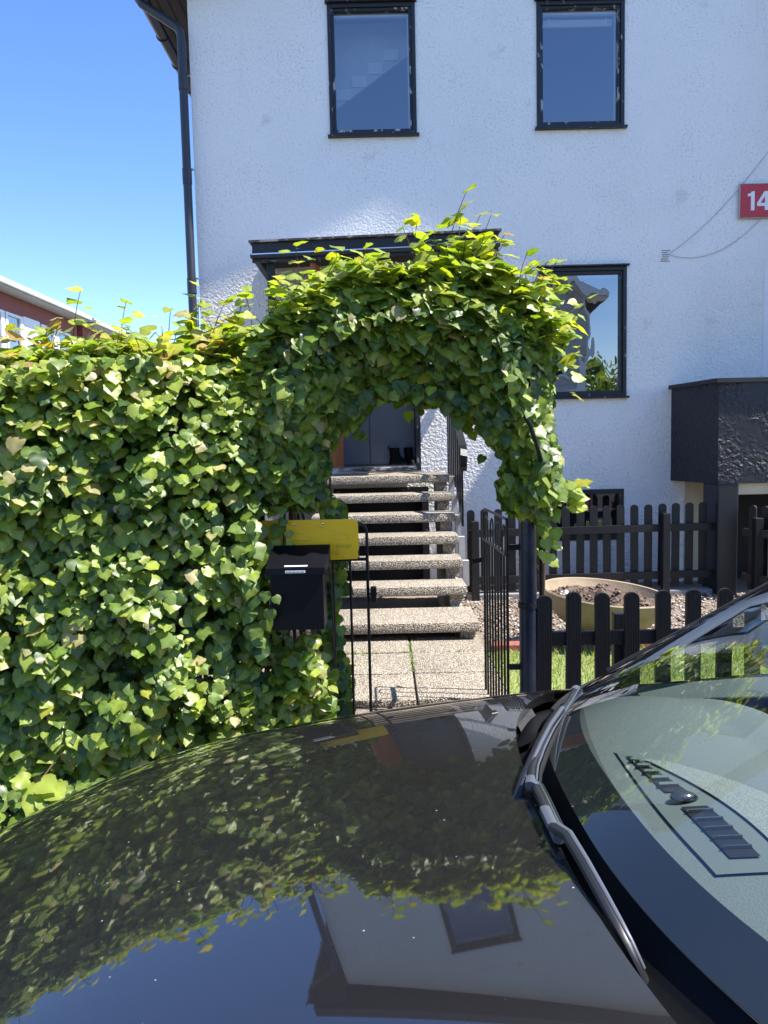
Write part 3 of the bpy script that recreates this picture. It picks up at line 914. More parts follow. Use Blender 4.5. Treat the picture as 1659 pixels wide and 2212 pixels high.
# gate leaves: same design; local x runs along the leaf from hinge to free end
def gate(name, label, org, d, L, nb, hoops=True, free_round=True):
    d = Vector(d)
    t = thing(name, org, label, 'gate', 'double garden gate')
    O = Vector(org)
    def P(s, z): return O + d*s + Vector((0, 0, z-org[2]))
    H = .988
    fr_ = MB()
    r = .0068
    fr_.tube([P(0, -.09), P(0, H)] if not free_round else [P(0, -.09), P(0, H-.002), P(.004, H)], r, 8)
    o_ = fr_.build('hinge_stile', MT['blackmetal'], t, True)
    pts = [P(0, H)] + [P(L-.038+.038*sin(a), H-.038+.038*cos(a)) for a in [0, .4, .8, 1.2, 1.57]] + [P(L, -.09)]
    MB().tube(pts, r, 8).build('frame_tube', MT['blackmetal'], t, True)
    MB().bar(P(0, .827), P(L, .827), .022, .012, (0, 0, 1)).build('upper_rail', MT['blackmetal'], t)
    MB().bar(P(0, -.02), P(L, -.02), .022, .012).build('lower_rail', MT['blackmetal'], t)
    for i in range(1, nb):
        s = L*i/nb
        MB().tube([P(s, -.08), P(s, .827)], .0056, 8).build('gate_bar', MT['blackmetal'], t, True)
    if hoops:
        for i in range(0, nb, 2):
            a, b = L*(i+.5)/nb, L*(i+1.5)/nb
            if b > L: break
            c_ = (a+b)/2; rr = (b-a)/2
            pp = [P(a, .827), P(a, .915)] + [P(c_-rr*cos(k*pi/6), .915+rr*sin(k*pi/6)) for k in range(1, 6)] + [P(b, .915), P(b, .827)]
            MB().tube(pp, .005, 6).build('hoop', MT['blackmetal'], t, True)
    return t, P
gl, PL = gate('garden_gate', 'closed gate leaf carrying the yellow sign, with thin black bars', (-.70, 3.42, -.1), (1, 0, 0), .62, 8)
lm = MB().box((-.069, 3.395, .63), (-.042, 3.441, .70), .005).build('latch_box', MT['blackmetal'], gl)
MB().tube([(-.085, 3.42, .668), (-.038, 3.42, .668)], .005, 8).build('latch_bolt', MT['blackmetal'], gl)
gr, PR = gate('garden_gate', 'black iron gate leaf swung open towards the house beside the path', (.553, 3.455, -.1), (-.035, .999, 0), .62, 8)
MB().bar((.525, 4.07, .715), (.475, 4.11, .70), .012, .025).build('catch_plate', MT['blackmetal'], gr)
for z in (.30, .85):
    MB().box((.557, 3.43, z), (.604, 3.443, z+.026)).build('hinge', MT['blackmetal'], gr)

# yellow sign
ys = thing('yellow_sign', (-.34, 3.39, .83), 'worn yellow plastic sign with faint lettering fixed to the gate', 'sign')
def sign_mat():
    m, nt, p, o = newmat('worn_yellow_plastic')
    n = noise(nt, coord(nt), 5, 5, .6)
    nt.links.new(ramp(nt, n, [(.3, (.92, .50, .004)), (.7, (.96, .56, .006))]), p.inputs["Base Color"])
    p.inputs["Roughness"].default_value = .45
    return m
MT['yellow'] = sign_mat()
MT['yellowink'] = simple('faded_sign_print', (.46, .31, .02), .5, var=.3, vscale=30)
MT['yellowink2'] = simple('very_faded_sign_print', (.62, .43, .015), .5, var=.3, vscale=30)
out = [(-0.553, 0.836), (-0.545, 0.853), (-0.558, 0.907), (-0.541, 1.013), (-0.144, 1.011), (-0.127, 1.005), (-0.117, 0.994), (-0.115, 0.882), (-0.12, 0.861), (-0.117, 0.842), (-0.123, 0.833), (-0.254, 0.83), (-0.422, 0.833)]
MB().prism([(x, 3.392, z) for x, z in out], (0, .004, 0)).build('panel', MT['yellow'], ys)
for x in (-.401, -.269):
    MB().lathe([(0, .004), (.005, .003), (.0065, 0)], (0, 0, 0), 10).build('rivet', MT['chrome'], ys)
rv = [c for c in ys.children if c.name.startswith('rivet')]
for c_, x in zip(rv, (-.401, -.269)):
    c_.data.transform(Matrix.Translation(wloc(ys)))
    c_.rotation_euler = (pi/2, 0, 0); c_.location = Vector((x, 3.3915, .993)) - wloc(ys)
text('lettering', 'Fordon', .027, (-.450, 3.3915, .886), MT['yellowink'], ys, .0004, .0006)
text('lettering', 'som hindrar in passage', .027, (-.362, 3.3915, .886), MT['yellowink2'], ys, .0004, .0003, sx=.86)
text('lettering', 'sling', .027, (-.254, 3.3915, .858), MT['yellowink2'], ys, .0004, .0003)
# faded drawing of a car being towed
def line(pts, name='drawing_line'):
    q = MB()
    for a, b in zip(pts[:-1], pts[1:]):
        q.bar((a[0], 3.3917, a[1]), (b[0], 3.3917, b[1]), .0004, .0022, (0, 0, 1))
    return q
car_l = [(-0.448, 0.92), (-0.427, 0.938), (-0.41, 0.951), (-0.372, 0.953), (-0.355, 0.94), (-0.325, 0.935), (-0.325, 0.92), (-0.448, 0.92)]
line(car_l).build('towed_car_drawing', MT['yellowink2'], ys)
line([(-0.304, 0.988), (-0.254, 0.967), (-0.211, 0.954), (-0.161, 0.941)]).build('crane_line_drawing', MT['yellowink2'], ys)
line([(-0.228, 0.92), (-0.228, 0.943), (-0.169, 0.943), (-0.161, 0.92), (-0.228, 0.92)]).build('tow_truck_drawing', MT['yellowink2'], ys)

# mailbox
mbx = thing('mailbox', (-.37, 3.2, .56), 'black sheet metal mailbox with sloping lid hung on the gate', 'mailbox')
x0, x1 = -.482, -.252
MB().box((x0+.007, 3.135, .578), (x1-.005, 3.30, .826), .005).build('body', MT['boxblack'], mbx)
lid = MB().prism([(x0-.009, 3.118, .812), (x0-.009, 3.118, .840), (x0+.004, 3.30, .912), (x0+.004, 3.30, .831), (x0, 3.131, .829), (x0, 3.131, .812)], (x1-x0+.012, 0, 0))
lido = lid.build('lid', MT['boxblack'], mbx)
MB().box((x0+.072, 3.1145, .820), (x0+.154, 3.1165, .830)).build('sticker', MT['label'], mbx)
text('sticker_lettering', 'INGEN REKLAM TACK', .0075, (x0+.076, 3.1141, .8225), MT['ink'], mbx, .0002)
q = MB(); q.obox((x0+.115, 3.1305, .8465), (.047, 0, 0), (0, .0040, .0016), (0, -.0005, .0012)); q.build('name_strip', MT['label'], mbx)
MB().box((-.42, 3.30, .63), (-.32, 3.405, .655)).build('bracket', MT['blackmetal'], mbx)

# planter bowl, slightly tipped
pb = thing('planter_bowl', (1.475, 5.2, 0), 'shallow round tan concrete planter bowl holding dark soil', 'planter')
prof = [(0, .0), (.16, .0), (.20, .012), (.30, .07), (.385, .16), (.425, .25), (.432, .268), (.425, .276), (.412, .272), (.405, .255), (.37, .20), (0, .19)]
pm_ = MB().lathe(prof, (0, 0, 0), 56)
bo = link('bowl', pm_.mesh('bowl', MT['bowl'], smooth=True), pb)
bo.location = (0, 0, .035); bo.rotation_euler = (radians(2.5), radians(5.0), 0)
sl_ = MB()
def soil(u, v):
    r = .395*u; a = 2*pi*v
    x, y = r*cos(a), r*sin(a)
    h = .215 + .085*math.exp(-((x-.02)**2/.035 + (y+.03)**2/.05)) + .022*sin(31*x+5*y)*sin(27*y-8*x)*(1-u*.5) + .012*sin(77*x)*cos(69*y)
    return (x, y, h)
sl_.grid(soil, 22, 60)
so_ = link('soil', sl_.mesh('soil', MT['darksoil'], smooth=False), pb); so_.location = bo.location; so_.rotation_euler = bo.rotation_euler

def clods(n, fn, size, cols, name, parent=None, mat='stone', seed=1):
    r = np.random.default_rng(seed)
    base = np.array([(0,0,1),(.9,0,-.2),(-.3,.85,-.2),(-.5,-.8,-.2),(.1,.1,-.9),(.5,.6,.5),(-.7,.1,.5),(.4,-.6,.5)])
    fc = [(0,5,6),(0,6,7),(0,7,5),(5,1,2),(5,2,6),(6,2,3),(6,3,7),(7,3,1),(7,1,5),(4,2,1),(4,3,2),(4,1,3)]
    V = []; Fc = []; T = []
    for i in range(n):
        x, y, z = fn(r)
        s = size*r.uniform(.4, 1.5)
        a = r.uniform(0, 6.28)
        b = base*np.array([1, r.uniform(.6, 1), r.uniform(.4, .8)])*s*r.uniform(.8, 1.2, (8, 1))
        b = np.stack([b[:,0]*cos(a)-b[:,1]*sin(a), b[:,0]*sin(a)+b[:,1]*cos(a), b[:,2]], 1) + np.array([x, y, z+s*.2])
        o = len(V)*8
        V.append(b); Fc += [(p+o, q+o, t+o) for p, q, t in fc]
        c_ = np.array(cols[r.integers(len(cols))])*r.uniform(.7, 1.25)
        T.append(np.tile(np.append(c_, 1), (8, 1)))
    return mass(name, np.concatenate(V), Fc, np.concatenate(T), MT[mat], parent)
def mass(name, V, faces, T, mat, parent=None):
    o_ = np.array(wloc(parent)) if parent is not None else np.zeros(3)
    me = bpy.data.meshes.new(name)
    F_ = np.asarray(faces, dtype=np.int32)
    k = F_.shape[1]
    me.vertices.add(len(V)); me.vertices.foreach_set("co", (V-o_).astype(np.float32).ravel())
    me.loops.add(F_.size); me.loops.foreach_set("vertex_index", F_.ravel())
    me.polygons.add(len(F_)); me.polygons.foreach_set("loop_start", np.arange(0, F_.size, k, dtype=np.int32))
    at = me.color_attributes.new("tint", 'FLOAT_COLOR', 'POINT')
    at.data.foreach_set("color", T.astype(np.float32).ravel())
    me.update(calc_edges=True); me.validate()
    me.materials.append(mat)
    return link(name, me, parent)
def insoil(r):
    a, q = r.uniform(0, 6.28), .36*sqrt(r.uniform())
    x, y, h = soil(q/.395, a/6.2832)
    return (1.475+x, 5.2+y, .035+h-x*.087)
tag(clods(260, insoil, .014, [(.05, .03, .02), (.09, .06, .04), (.13, .09, .07), (.20, .15, .11)], 'soil_clods', pb, seed=4), kind="stuff")
tag(clods(8, lambda r: (1.20+r.uniform(-.05, .08), 5.10+r.uniform(-.04, .06), .31), .022, [(.55, .52, .48)], 'pale_stones', pb, seed=8), kind="stuff")

# gravel and bark in the bed
def bed(r):
    x, y = r.uniform(.70, 4.2), r.uniform(4.95, 7.25)
    return (x, y, zg(x, y)-.008)
gv = clods(5200, bed, .014, [(.34, .30, .26), (.22, .15, .10), (.45, .40, .34), (.14, .09, .06), (.55, .50, .44), (.26, .20, .16)], 'gravel', None, seed=5)
tag(gv, 'brown bark and pale gravel covering the bed by the house', 'gravel', kind="stuff")
# grass between the fence and the bed
gn = 13000
gxs = rng.uniform(.66, 3.6, gn); gys = rng.uniform(3.50, 4.96, gn)
hh = rng.uniform(.02, .055, gn); aa = rng.uniform(0, 6.28, gn); ln = rng.uniform(.0, .035, gn); wd = rng.uniform(.0015, .0035, gn)
bx_, by_ = np.cos(aa), np.sin(aa)
z0 = np.full(gn, -.035)
V = np.stack([np.stack([gxs-by_*wd, gys+bx_*wd, z0], 1), np.stack([gxs+by_*wd, gys-bx_*wd, z0], 1),
              np.stack([gxs+bx_*ln*.4+by_*wd*.8, gys+by_*ln*.4-bx_*wd*.8, z0+hh*.6], 1), np.stack([gxs+bx_*ln, gys+by_*ln, z0+hh], 1)], 1).reshape(-1, 3)
idx = np.arange(gn)[:, None]*4
Fg = np.concatenate([idx+np.array([0,1,2]), idx+np.array([0,2,3])])
gc = np.array([(.20, .32, .05), (.28, .40, .08), (.38, .42, .12), (.46, .42, .18)])[rng.integers(0, 4, gn)]*rng.uniform(.7, 1.25, (gn, 1))
T = np.repeat(np.concatenate([gc, np.ones((gn, 1))], 1), 4, 0)
tag(mass('grass', V, Fg, T, MT['grass']), 'short sunlit grass behind the low fence', 'grass', kind="stuff")
sheet('lawn', .655, 4.1, 3.46, 4.965, -.028, MT['turf'])
# weeds in the slab joints
wn_ = 240
wx = np.concatenate([rng.normal(.153, .008, 90), rng.uniform(-.3, .62, 80), rng.normal(-.18, .03, 70)])
wy = np.concatenate([rng.uniform(4.45, 5.1, 90), rng.normal(4.873, .01, 80), rng.uniform(4.55, 5.0, 70)])
hh = rng.uniform(.006, .022, wn_); aa = rng.uniform(0, 6.28, wn_); wd = rng.uniform(.002, .005, wn_)
bx_, by_ = np.cos(aa), np.sin(aa)
V = np.stack([np.stack([wx-by_*wd, wy+bx_*wd, hh*0-.004], 1), np.stack([wx+by_*wd, wy-bx_*wd, hh*0-.004], 1), np.stack([wx+bx_*hh, wy+by_*hh, hh], 1)], 1).reshape(-1, 3)
gc = np.array([(.12, .2, .03), (.2, .28, .06)])[rng.integers(0, 2, wn_)]
tag(mass('weeds', V, np.arange(wn_*3).reshape(-1, 3), np.repeat(np.concatenate([gc, np.ones((wn_, 1))], 1), 3, 0), MT['grass']), 'tiny green weeds growing in the path joints', 'weeds', kind="stuff")

# red brick edging
be = link('brick_edging', None, None, (1.4, 4.98, 0)); be["kind"] = "structure"
bme = MB().box((-.11, -.052, -.06), (.11, .052, .05), .006).mesh('brick', MT['redbrick'])
for i in range(14):
    o = link('brick', bme, be); o.location = Vector((.79+.232*i, 4.985+random.uniform(-.008, .008), -.03+random.uniform(-.006, .006))) - wloc(be)
    o.rotation_euler.z = random.uniform(-.03, .03)

# ------------------------------------------------------------------ red terrace beyond the hedge
MT['terrace'] = simple('dark_red_render', (.27, .075, .065), .75, var=.08)
MT['orange'] = simple('orange_red_panel', (.52, .16, .09), .6, var=.08)
MT['gutterwhite'] = simple('pale_grey_eaves', (.45, .46, .46), .5, var=.05)
MT['roofsilver'] = simple('pale_metal_roof', (.50, .53, .55), .4, .5, var=.05)
def terrace(name, y0, y1, zt, xf, label):
    t = thing(name, (xf, y0, -.3), label, 'house', 'red terraced houses')
    MB().box((xf-7, y0, -.3), (xf, y1, zt-.12)).build('wall', MT['terrace'], t)
    rf_ = MB()
    rf_.prism([(xf+.42, y0-.1, zt-.10), (xf+.42, y0-.1, zt+.02), (xf-3.5, y0-.1, zt+.75), (xf-7.3, y0-.1, zt+.02), (xf-7.3, y0-.1, zt-.10)], (0, y1-y0+.15, 0))
    r_ = rf_.build('roof', MT['roofsilver'], t)
    MB().box((xf+.421, y0-.1, zt-.16), (xf+.50, y1, zt-.02), .02).build('gutter', MT['gutterwhite'], r_)
    MB().box((xf+.01, y0-.1, zt-.19), (xf+.419, y1, zt-.125)).build('soffit', MT['gutterwhite'], r_)
    n = int((y1-y0)/1.02)
    for i in range(n):
        a = y0+.12+1.02*i
        if i % 4 == 3:
            MB().box((xf+.004, a-.06, zt-1.9), (xf+.05, a+.90, zt-.62)).build('panel', MT['whitepaint'], t)
            continue
        w = MB(); fx0, fx1 = xf+.004, xf+.07
        zb, zu = zt-1.75, zt-.66
        w.box((fx0, a-.06, zb), (fx1, a+.05, zu)).box((fx0, a+.72, zb), (fx1, a+.90, zu)).box((fx0, a+.05, zu-.07), (fx1, a+.72, zu)).box((fx0, a+.05, zb), (fx1, a+.72, zb+.12))
        wo_ = w.build('window', MT['whitepaint'], t)
        MB().box((fx0+.012, a+.05, zb+.12), (fx0+.02, a+.72, zu-.07)).build('pane', MT['pane'], wo_)
        MB().box((fx0+.001, a+.05, zb+.12), (fx0+.01, a+.72, zu-.07)).build('curtain', MT['blind'], wo_)
    MB().box((xf+.002, y0+.02, zt-2.6), (xf+.10, y1-.02, zt-1.92)).build('balcony_panel', MT['orange'], t)
    MB().box((xf+.002, y0+.02, zt-1.915), (xf+.13, y1-.02, zt-1.86)).build('sill_band', MT['whitepaint'], t)
terrace('terraced_house', 13.5, 24.4, 5.58, -9.45, 'red terraced house with white windows seen over the hedge top')
terrace('terraced_house', 24.6, 31.0, 5.50, -9.35, 'farther red terraced house end beyond the first roofline')

# ------------------------------------------------------------------ neighbour's house across the street (seen mirrored in the window)
MT['siding'] = simple('pale_grey_siding', (.50, .50, .49), .6, var=.06, vscale=2)
nb = thing('neighbour_house', (3.0, -14.0, -.3), 'pale weatherboarded gable house across the street, mirrored in the window', 'house')
nx0, nx1, ny = -1.5, 7.45, -12.0
ze = 6.55
xm2 = (nx0+nx1)/2
MB().prism([(nx0, ny, -.3), (nx1, ny, -.3), (nx1, ny, ze), (xm2, ny, ze+2.4), (nx0, ny, ze)], (0, -9, 0)).build('wall', MT['siding'], nb)
for i in range(34):
    z = -.2+.2*i
    MB().prism([(nx0, ny+.001, z), (nx0, ny+.03, z), (nx0, ny+.008, z+.195), (nx0, ny+.001, z+.195)], (nx1-nx0, 0, 0)).build('weatherboard', MT['siding'], nb)
sl2 = 2.4/(xm2-nx0)
nr = MB()
for xe, sg_ in ((nx0-.5, -1), (nx1+.5, 1)):
    z_ = ze-.5*sl2
    nr.add([(xe, ny+.6, z_), (xm2, ny+.6, ze+2.4), (xm2, ny-9.4, ze+2.4), (xe, ny-9.4, z_), (xe, ny+.6, z_+.28), (xm2, ny+.6, ze+2.7), (xm2, ny-9.4, ze+2.7), (xe, ny-9.4, z_+.28)],
           [(0,1,2,3),(7,6,5,4),(0,4,5,1),(0,3,7,4),(3,2,6,7)])
nro = nr.build('roof', MT['roof'], nb)
for xe in (nx0-.5, nx1+.5):
    z_ = ze-.5*sl2-.03
    MB().add([(xe, ny+.6, z_), (xm2, ny+.6, ze+2.37), (xm2, ny-.0, ze+2.37), (xe, ny-.0, z_)], [(0,1,2,3)]).build('soffit', MT['whitepaint'], nro)
MB().bar((nx1+.5, ny+.62, ze-.5*sl2+.12), (xm2, ny+.62, ze+2.52), .03, .24, (0, 0, 1)).bar((nx0-.5, ny+.62, ze-.5*sl2+.12), (xm2, ny+.62, ze+2.52), .03, .24, (0, 0, 1)).build('bargeboard', MT['whitepaint'], nro)
MB().box((nx1-.16, ny+.005, -.3), (nx1+.02, ny+.06, ze-.05)).build('corner_board', MT['whitepaint'], nb)
MB().box((nx0, ny+.005, 3.05), (nx1, ny+.05, 3.22)).build('storey_band', MT['whitepaint'], nb)
for (a, b, c_, d) in ((5.4, 6.5, 3.7, 5.4), (2.4, 3.5, 3.7, 5.4), (-.4, .7, 3.7, 5.4), (5.4, 6.5, .9, 2.4), (2.4, 3.5, .9, 2.4), (-.4, .7, .9, 2.4)):
    w = MB().box((a, ny+.03, c_), (b, ny+.05, d)).build('window', MT['dark'], nb)
    q = MB(); q.box((a-.1, ny+.03, c_), (a, ny+.08, d)).box((b, ny+.03, c_), (b+.1, ny+.08, d)).box((a-.1, ny+.03, d), (b+.1, ny+.08, d+.1)).box((a-.1, ny+.03, c_-.1), (b+.1, ny+.08, c_))
    q.build('frame', MT['whitepaint'], w)
# ------------------------------------------------------------------ foliage
class Fourier:
    def __init__(s, seed, f, n=10):
        r = np.random.default_rng(seed)
        s.k = r.normal(0, f, (n, 3)); s.p = r.uniform(0, 6.28, n)
    def __call__(s, P):
        return np.sin(P @ s.k.T + s.p).mean(1)*1.9
LEAF = []
def leaf_template(fold, curl, wave, asym):
    # base at origin, tip at +y, upper side +z; midrib row, inner row and toothed margin
    out = [(.10, -.10), (.27, -.135), (.42, -.06), (.51, .08), (.54, .22), (.525, .36), (.47, .49), (.38, .62), (.25, .75), (.10, .88)]
    mid = [0, .0, .03, .10, .20, .33, .46, .60, .74, .88]
    V = []
    def h(x, y):
        return -fold*abs(x) - curl*(y-.1)**2 + wave*sin(9*y+3*x)*abs(x)
    for y in mid: V.append((0, y, h(0, y)))
    V.append((0, 1.02, h(0, 1.02)))
    tip = 10
    Fc = []
    for s in (1, -1):
        o = len(V)
        for i, (x, y) in enumerate(out):
            t = .018 if i % 2 else -.012
            xx = s*(x+t)*(1+asym*s)
            V.append((xx, y, h(xx, y)))
        for i in range(9):
            a, b, c, d = i, i+1, o+i+1, o+i
            q = [(a, d, c), (a, c, b)] if s > 0 else [(a, c, d), (a, b, c)]
            Fc += q if i else ([(0, o, o+1), (0, o+1, 1)] if s > 0 else [(0, o+1, o), (0, 1, o+1)])
        Fc.append((9, o+9, tip) if s > 0 else (9, tip, o+9))
    return np.array(V), np.array(Fc)
for a in ((.08, .14, .06, .04), (.20, .08, -.08, -.05), (.04, .30, .10, .0), (-.10, .14, .06, .05), (.26, .20, .05, -.03), (.12, -.06, -.12, .02)):
    LEAF.append(leaf_template(*a))

def frames(nrm, tip):
    nrm = nrm/np.linalg.norm(nrm, axis=1, keepdims=True)
    tip = tip - nrm*(tip*nrm).sum(1, keepdims=True)
    tip = tip/(np.linalg.norm(tip, axis=1, keepdims=True)+1e-9)
    x = np.cross(tip, nrm)
    return np.stack([x, tip, nrm], 2)        # columns

PAL = {
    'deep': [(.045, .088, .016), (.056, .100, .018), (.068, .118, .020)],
    'mid': [(.130, .200, .028), (.158, .225, .032), (.138, .206, .040)],
    'light': [(.240, .305, .045), (.275, .330, .052)],
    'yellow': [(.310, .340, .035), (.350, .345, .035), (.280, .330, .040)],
    'olive': [(.350, .325, .130), (.340, .300, .115), (.390, .340, .150)],
    'red': [(.380, .230, .070), (.340, .200, .070)],
}
KEYS = list(PAL)
FLAT = [c for k in KEYS for c in PAL[k]]
START = {}
_i = 0
for k in KEYS:
    START[k] = (_i, len(PAL[k])); _i += len(PAL[k])
def pick_tints(r, n, weights):
    ks = list(weights); w = np.array([weights[k] for k in ks], float); w /= w.sum()
    c = r.choice(len(ks), n, p=w)
    out = np.zeros(n, int)
    for i, k in enumerate(ks):
        s, L = START[k]; mk = c == i
        out[mk] = s + r.integers(0, L, mk.sum())
    return out
FLATA = np.array(FLAT)

RIB = np.where(np.arange(len(LEAF[0][0])) <= 10, 1.25, .93)           # paler midrib
_leafmesh = {}
def leaf_mesh(var, tint):
    if (var, tint) not in _leafmesh:
        V, Fc = LEAF[var]
        me = bpy.data.meshes.new('leaf')
        me.from_pydata([tuple(v) for v in V], [], [tuple(int(i) for i in f) for f in Fc])
        at = me.color_attributes.new("tint", 'FLOAT_COLOR', 'POINT')
        at.data.foreach_set("color", (np.tile(np.append(FLATA[tint], 1), (len(V), 1))*RIB[:, None]).astype(np.float32).ravel())
        me.materials.append(MT['leaf'])
        me.polygons.foreach_set("use_smooth", [True]*len(me.polygons))
        _leafmesh[(var, tint)] = me
    return _leafmesh[(var, tint)]

class Leaves:
    def __init__(s): s.P = []; s.N = []; s.T = []; s.S = []; s.C = []; s.O = []
    def add(s, P, Nn, T, S, Cc, O):
        s.P.append(P); s.N.append(Nn); s.T.append(T); s.S.append(S); s.C.append(Cc); s.O.append(O)
    def finish(s, parent, nobj, name, seed, label=None):
        r = np.random.default_rng(seed)
        P, Nn, T, S, Cc, O = [np.concatenate(q) for q in (s.P, s.N, s.T, s.S, s.C, s.O)]
        n = len(P)
        Fm = frames(Nn, T)
        var = r.integers(0, len(LEAF), n)
        # leaves that show largest: outer, in the picture, near, facing
        d = P - np.array([0, 0, CAM_H]); dist = np.linalg.norm(d, axis=1)
        face = np.abs((Fm[:, :, 2]*d).sum(1)/dist)
        u = d[:, 0]/d[:, 1]; inview = (np.abs(u) < .49) & (d[:, 2]/d[:, 1] > -.52)
        score = np.where(inview & O, S/dist*(.25+face), 0)
        big = np.argsort(-score)[:nobj]
        isobj = np.zeros(n, bool); isobj[big] = True
        w0 = np.array(wloc(parent)) if parent is not None else np.zeros(3)
        for i in big:
            o = bpy.data.objects.new('leaf', leaf_mesh(int(var[i]), int(Cc[i])))
            COL.objects.link(o); o.parent = parent
            m = Matrix([list(Fm[i][k]*S[i]) + [P[i][k]-w0[k]] for k in range(3)] + [[0, 0, 0, 1]])
            o.matrix_local = m
        V = []; Fs = []; Ts = []; off = 0
        for k in range(len(LEAF)):
            mk = (var == k) & ~isobj
            tv, tf = LEAF[k]
            pv = np.einsum('nij,vj->nvi', Fm[mk]*S[mk][:, None, None], tv) + P[mk][:, None, :]
            m_ = mk.sum()
            V.append(pv.reshape(-1, 3))
            Fs.append((tf[None] + (np.arange(m_)*len(tv))[:, None, None] + off).reshape(-1, 3))
            col = FLATA[Cc[mk]]*r.uniform(.82, 1.18, (m_, 1))
            Ts.append((np.concatenate([col, np.ones((m_, 1))], 1)[:, None, :]*RIB[None, :, None]).reshape(-1, 4))
            off += m_*len(tv)
        o = mass(name, np.concatenate(V), np.concatenate(Fs), np.concatenate(Ts), MT['leaf'], parent)
        o.data.polygons.foreach_set("use_smooth", [True]*len(o.data.polygons))
        o["kind"] = "stuff"
        return o

def unit(r, n): 
    v = r.normal(0, 1, (n, 3)); return v/np.linalg.norm(v, axis=1, keepdims=True)

hedge = thing('hedge', (-1.7, 3.7, -.1), 'tall dense hedge of heart shaped green leaves along the pavement', 'hedge')
HL = Leaves()
r = np.random.default_rng(21)
n1 = Fourier(5, 7.0); n2 = Fourier(6, 16.0); n3 = Fourier(9, 3.0)
XK = [-3.4, -1.9, -1.3, -.95, -.75, -.55, -.40]; YK = [2.93, 2.95, 2.99, 3.05, 3.12, 3.20, 3.28]
def hfront(x): return np.interp(x, XK, YK)
def htop(x): return np.interp(x, [-3.4, -1.6, -.9, -.45, -.3], [1.68, 1.685, 1.72, 1.76, 1.84])
def hedge_layer(n, dmin, dmax, outer, wts, sk=(1, 1)):
    x = r.uniform(-2.8, -.43, n); z = r.uniform(-.10, 1.0, n)
    z = -.10 + (htop(x)+.10)*(z+.10)/1.10
    P = np.stack([x, np.zeros(n), z], 1)
    bulge = .07*n1(P) + .035*n2(P)
    y = hfront(x) - bulge + r.uniform(dmin, dmax, n) + 1.1*np.clip(z-1.5, 0, 1)**2 + .25*np.clip(.25-z, 0, 1)
    P[:, 1] = y
    Nn = np.stack([np.full(n, .26), np.full(n, -.72), np.full(n, .64)+.5*np.clip(z-1.3, 0, .6)], 1) + unit(r, n)*.42
    T = np.stack([r.normal(0, .38, n), np.full(n, -.28), np.full(n, -1.0)], 1)
    S = np.interp(x, [-2, -.9, -.45], [.051, .047, .038])*r.uniform(.50, 1.50, n)
    # thinner on the right, where the mailbox hangs
    keep = ~((x > -.63) & (z < 1.05) & (r.uniform(0, 1, n) < .3))
    keep &= ~((x > -.555) & (z > .56) & (z < 1.06))
    if outer: keep &= (.7*n2(P*1.3) + .5*n1(P)) > -.50 + .42*r.uniform(0, 1, n)     # clumps with shaded gaps between
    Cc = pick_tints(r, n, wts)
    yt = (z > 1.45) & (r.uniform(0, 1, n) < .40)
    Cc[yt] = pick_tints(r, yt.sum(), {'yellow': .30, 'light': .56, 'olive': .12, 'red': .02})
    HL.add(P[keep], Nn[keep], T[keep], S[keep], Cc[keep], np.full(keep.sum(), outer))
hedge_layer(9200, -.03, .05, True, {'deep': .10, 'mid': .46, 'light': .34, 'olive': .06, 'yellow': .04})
hedge_layer(6500, .05, .16, False, {'deep': .68, 'mid': .32})  # inner layers take darker greens to paint in shade between the clumps
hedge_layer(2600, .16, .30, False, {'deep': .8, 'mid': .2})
# top of the hedge
n = 5600
x = r.uniform(-2.8, -.30, n); y = hfront(x)+.12 + r.uniform(0, 1, n)*(3.78-hfront(x))
P = np.stack([x, y, np.zeros(n)], 1)
zt = htop(x) + .05 + .12*np.clip(y-3.2, 0, 1) + .05*n1(P) + .03*n2(P) - r.exponential(.05, n)
P[:, 2] = zt
Nn = np.stack([np.zeros(n), np.full(n, -.25), np.full(n, 1.0)], 1) + unit(r, n)*.62
T = unit(r, n) + np.array([0, -.5, -.35])
HL.add(P, Nn, T, r.uniform(.026, .064, n), pick_tints(r, n, {'mid': .30, 'light': .42, 'yellow': .18, 'olive': .09, 'red': .01}), np.full(n, True))
# small leaves low down beside and under the mailbox
n = 900
x = r.uniform(-.68, -.245, n); z = r.uniform(-.12, .56, n)
P = np.stack([x, np.zeros(n), z], 1)
keep = z < .34 + .19*np.clip((x+.52)/.17, 0, 1)*(1-np.clip((x+.30)/.05, 0, 1)) + .05*n2(P) + .13*(x < -.56)
P[:, 1] = 3.26 + r.uniform(-.08, .08, n) - .06*n1(P) - .2*np.clip(.3-z, 0, .4)
Nn = np.array([.1, -.62, .75]) + unit(r, n)*.5
T = np.stack([r.normal(0, .5, n), np.full(n, -.4), np.full(n, -.9)], 1)
HL.add(P[keep], Nn[keep], T[keep], r.uniform(.032, .066, keep.sum()), pick_tints(r, keep.sum(), {'mid': .30, 'light': .48, 'yellow': .10, 'olive': .06, 'deep': .06}), np.full(keep.sum(), True))
# darker strand climbing behind the gate bars
n = 420
z = r.uniform(-.08, 1.10, n); x = -.245 + .025*np.sin(z*9) + r.normal(0, .020, n)
P = np.stack([x, 3.52+r.uniform(-.06, .10, n), z], 1)
HL.add(P, np.array([.2, -.8, .45]) + unit(r, n)*.5, np.stack([r.normal(0, .5, n), np.full(n, -.2), np.full(n, -1.0)], 1), r.uniform(.035, .070, n),
       pick_tints(r, n, {'deep': .45, 'mid': .42, 'light': .13}), np.full(n, False))
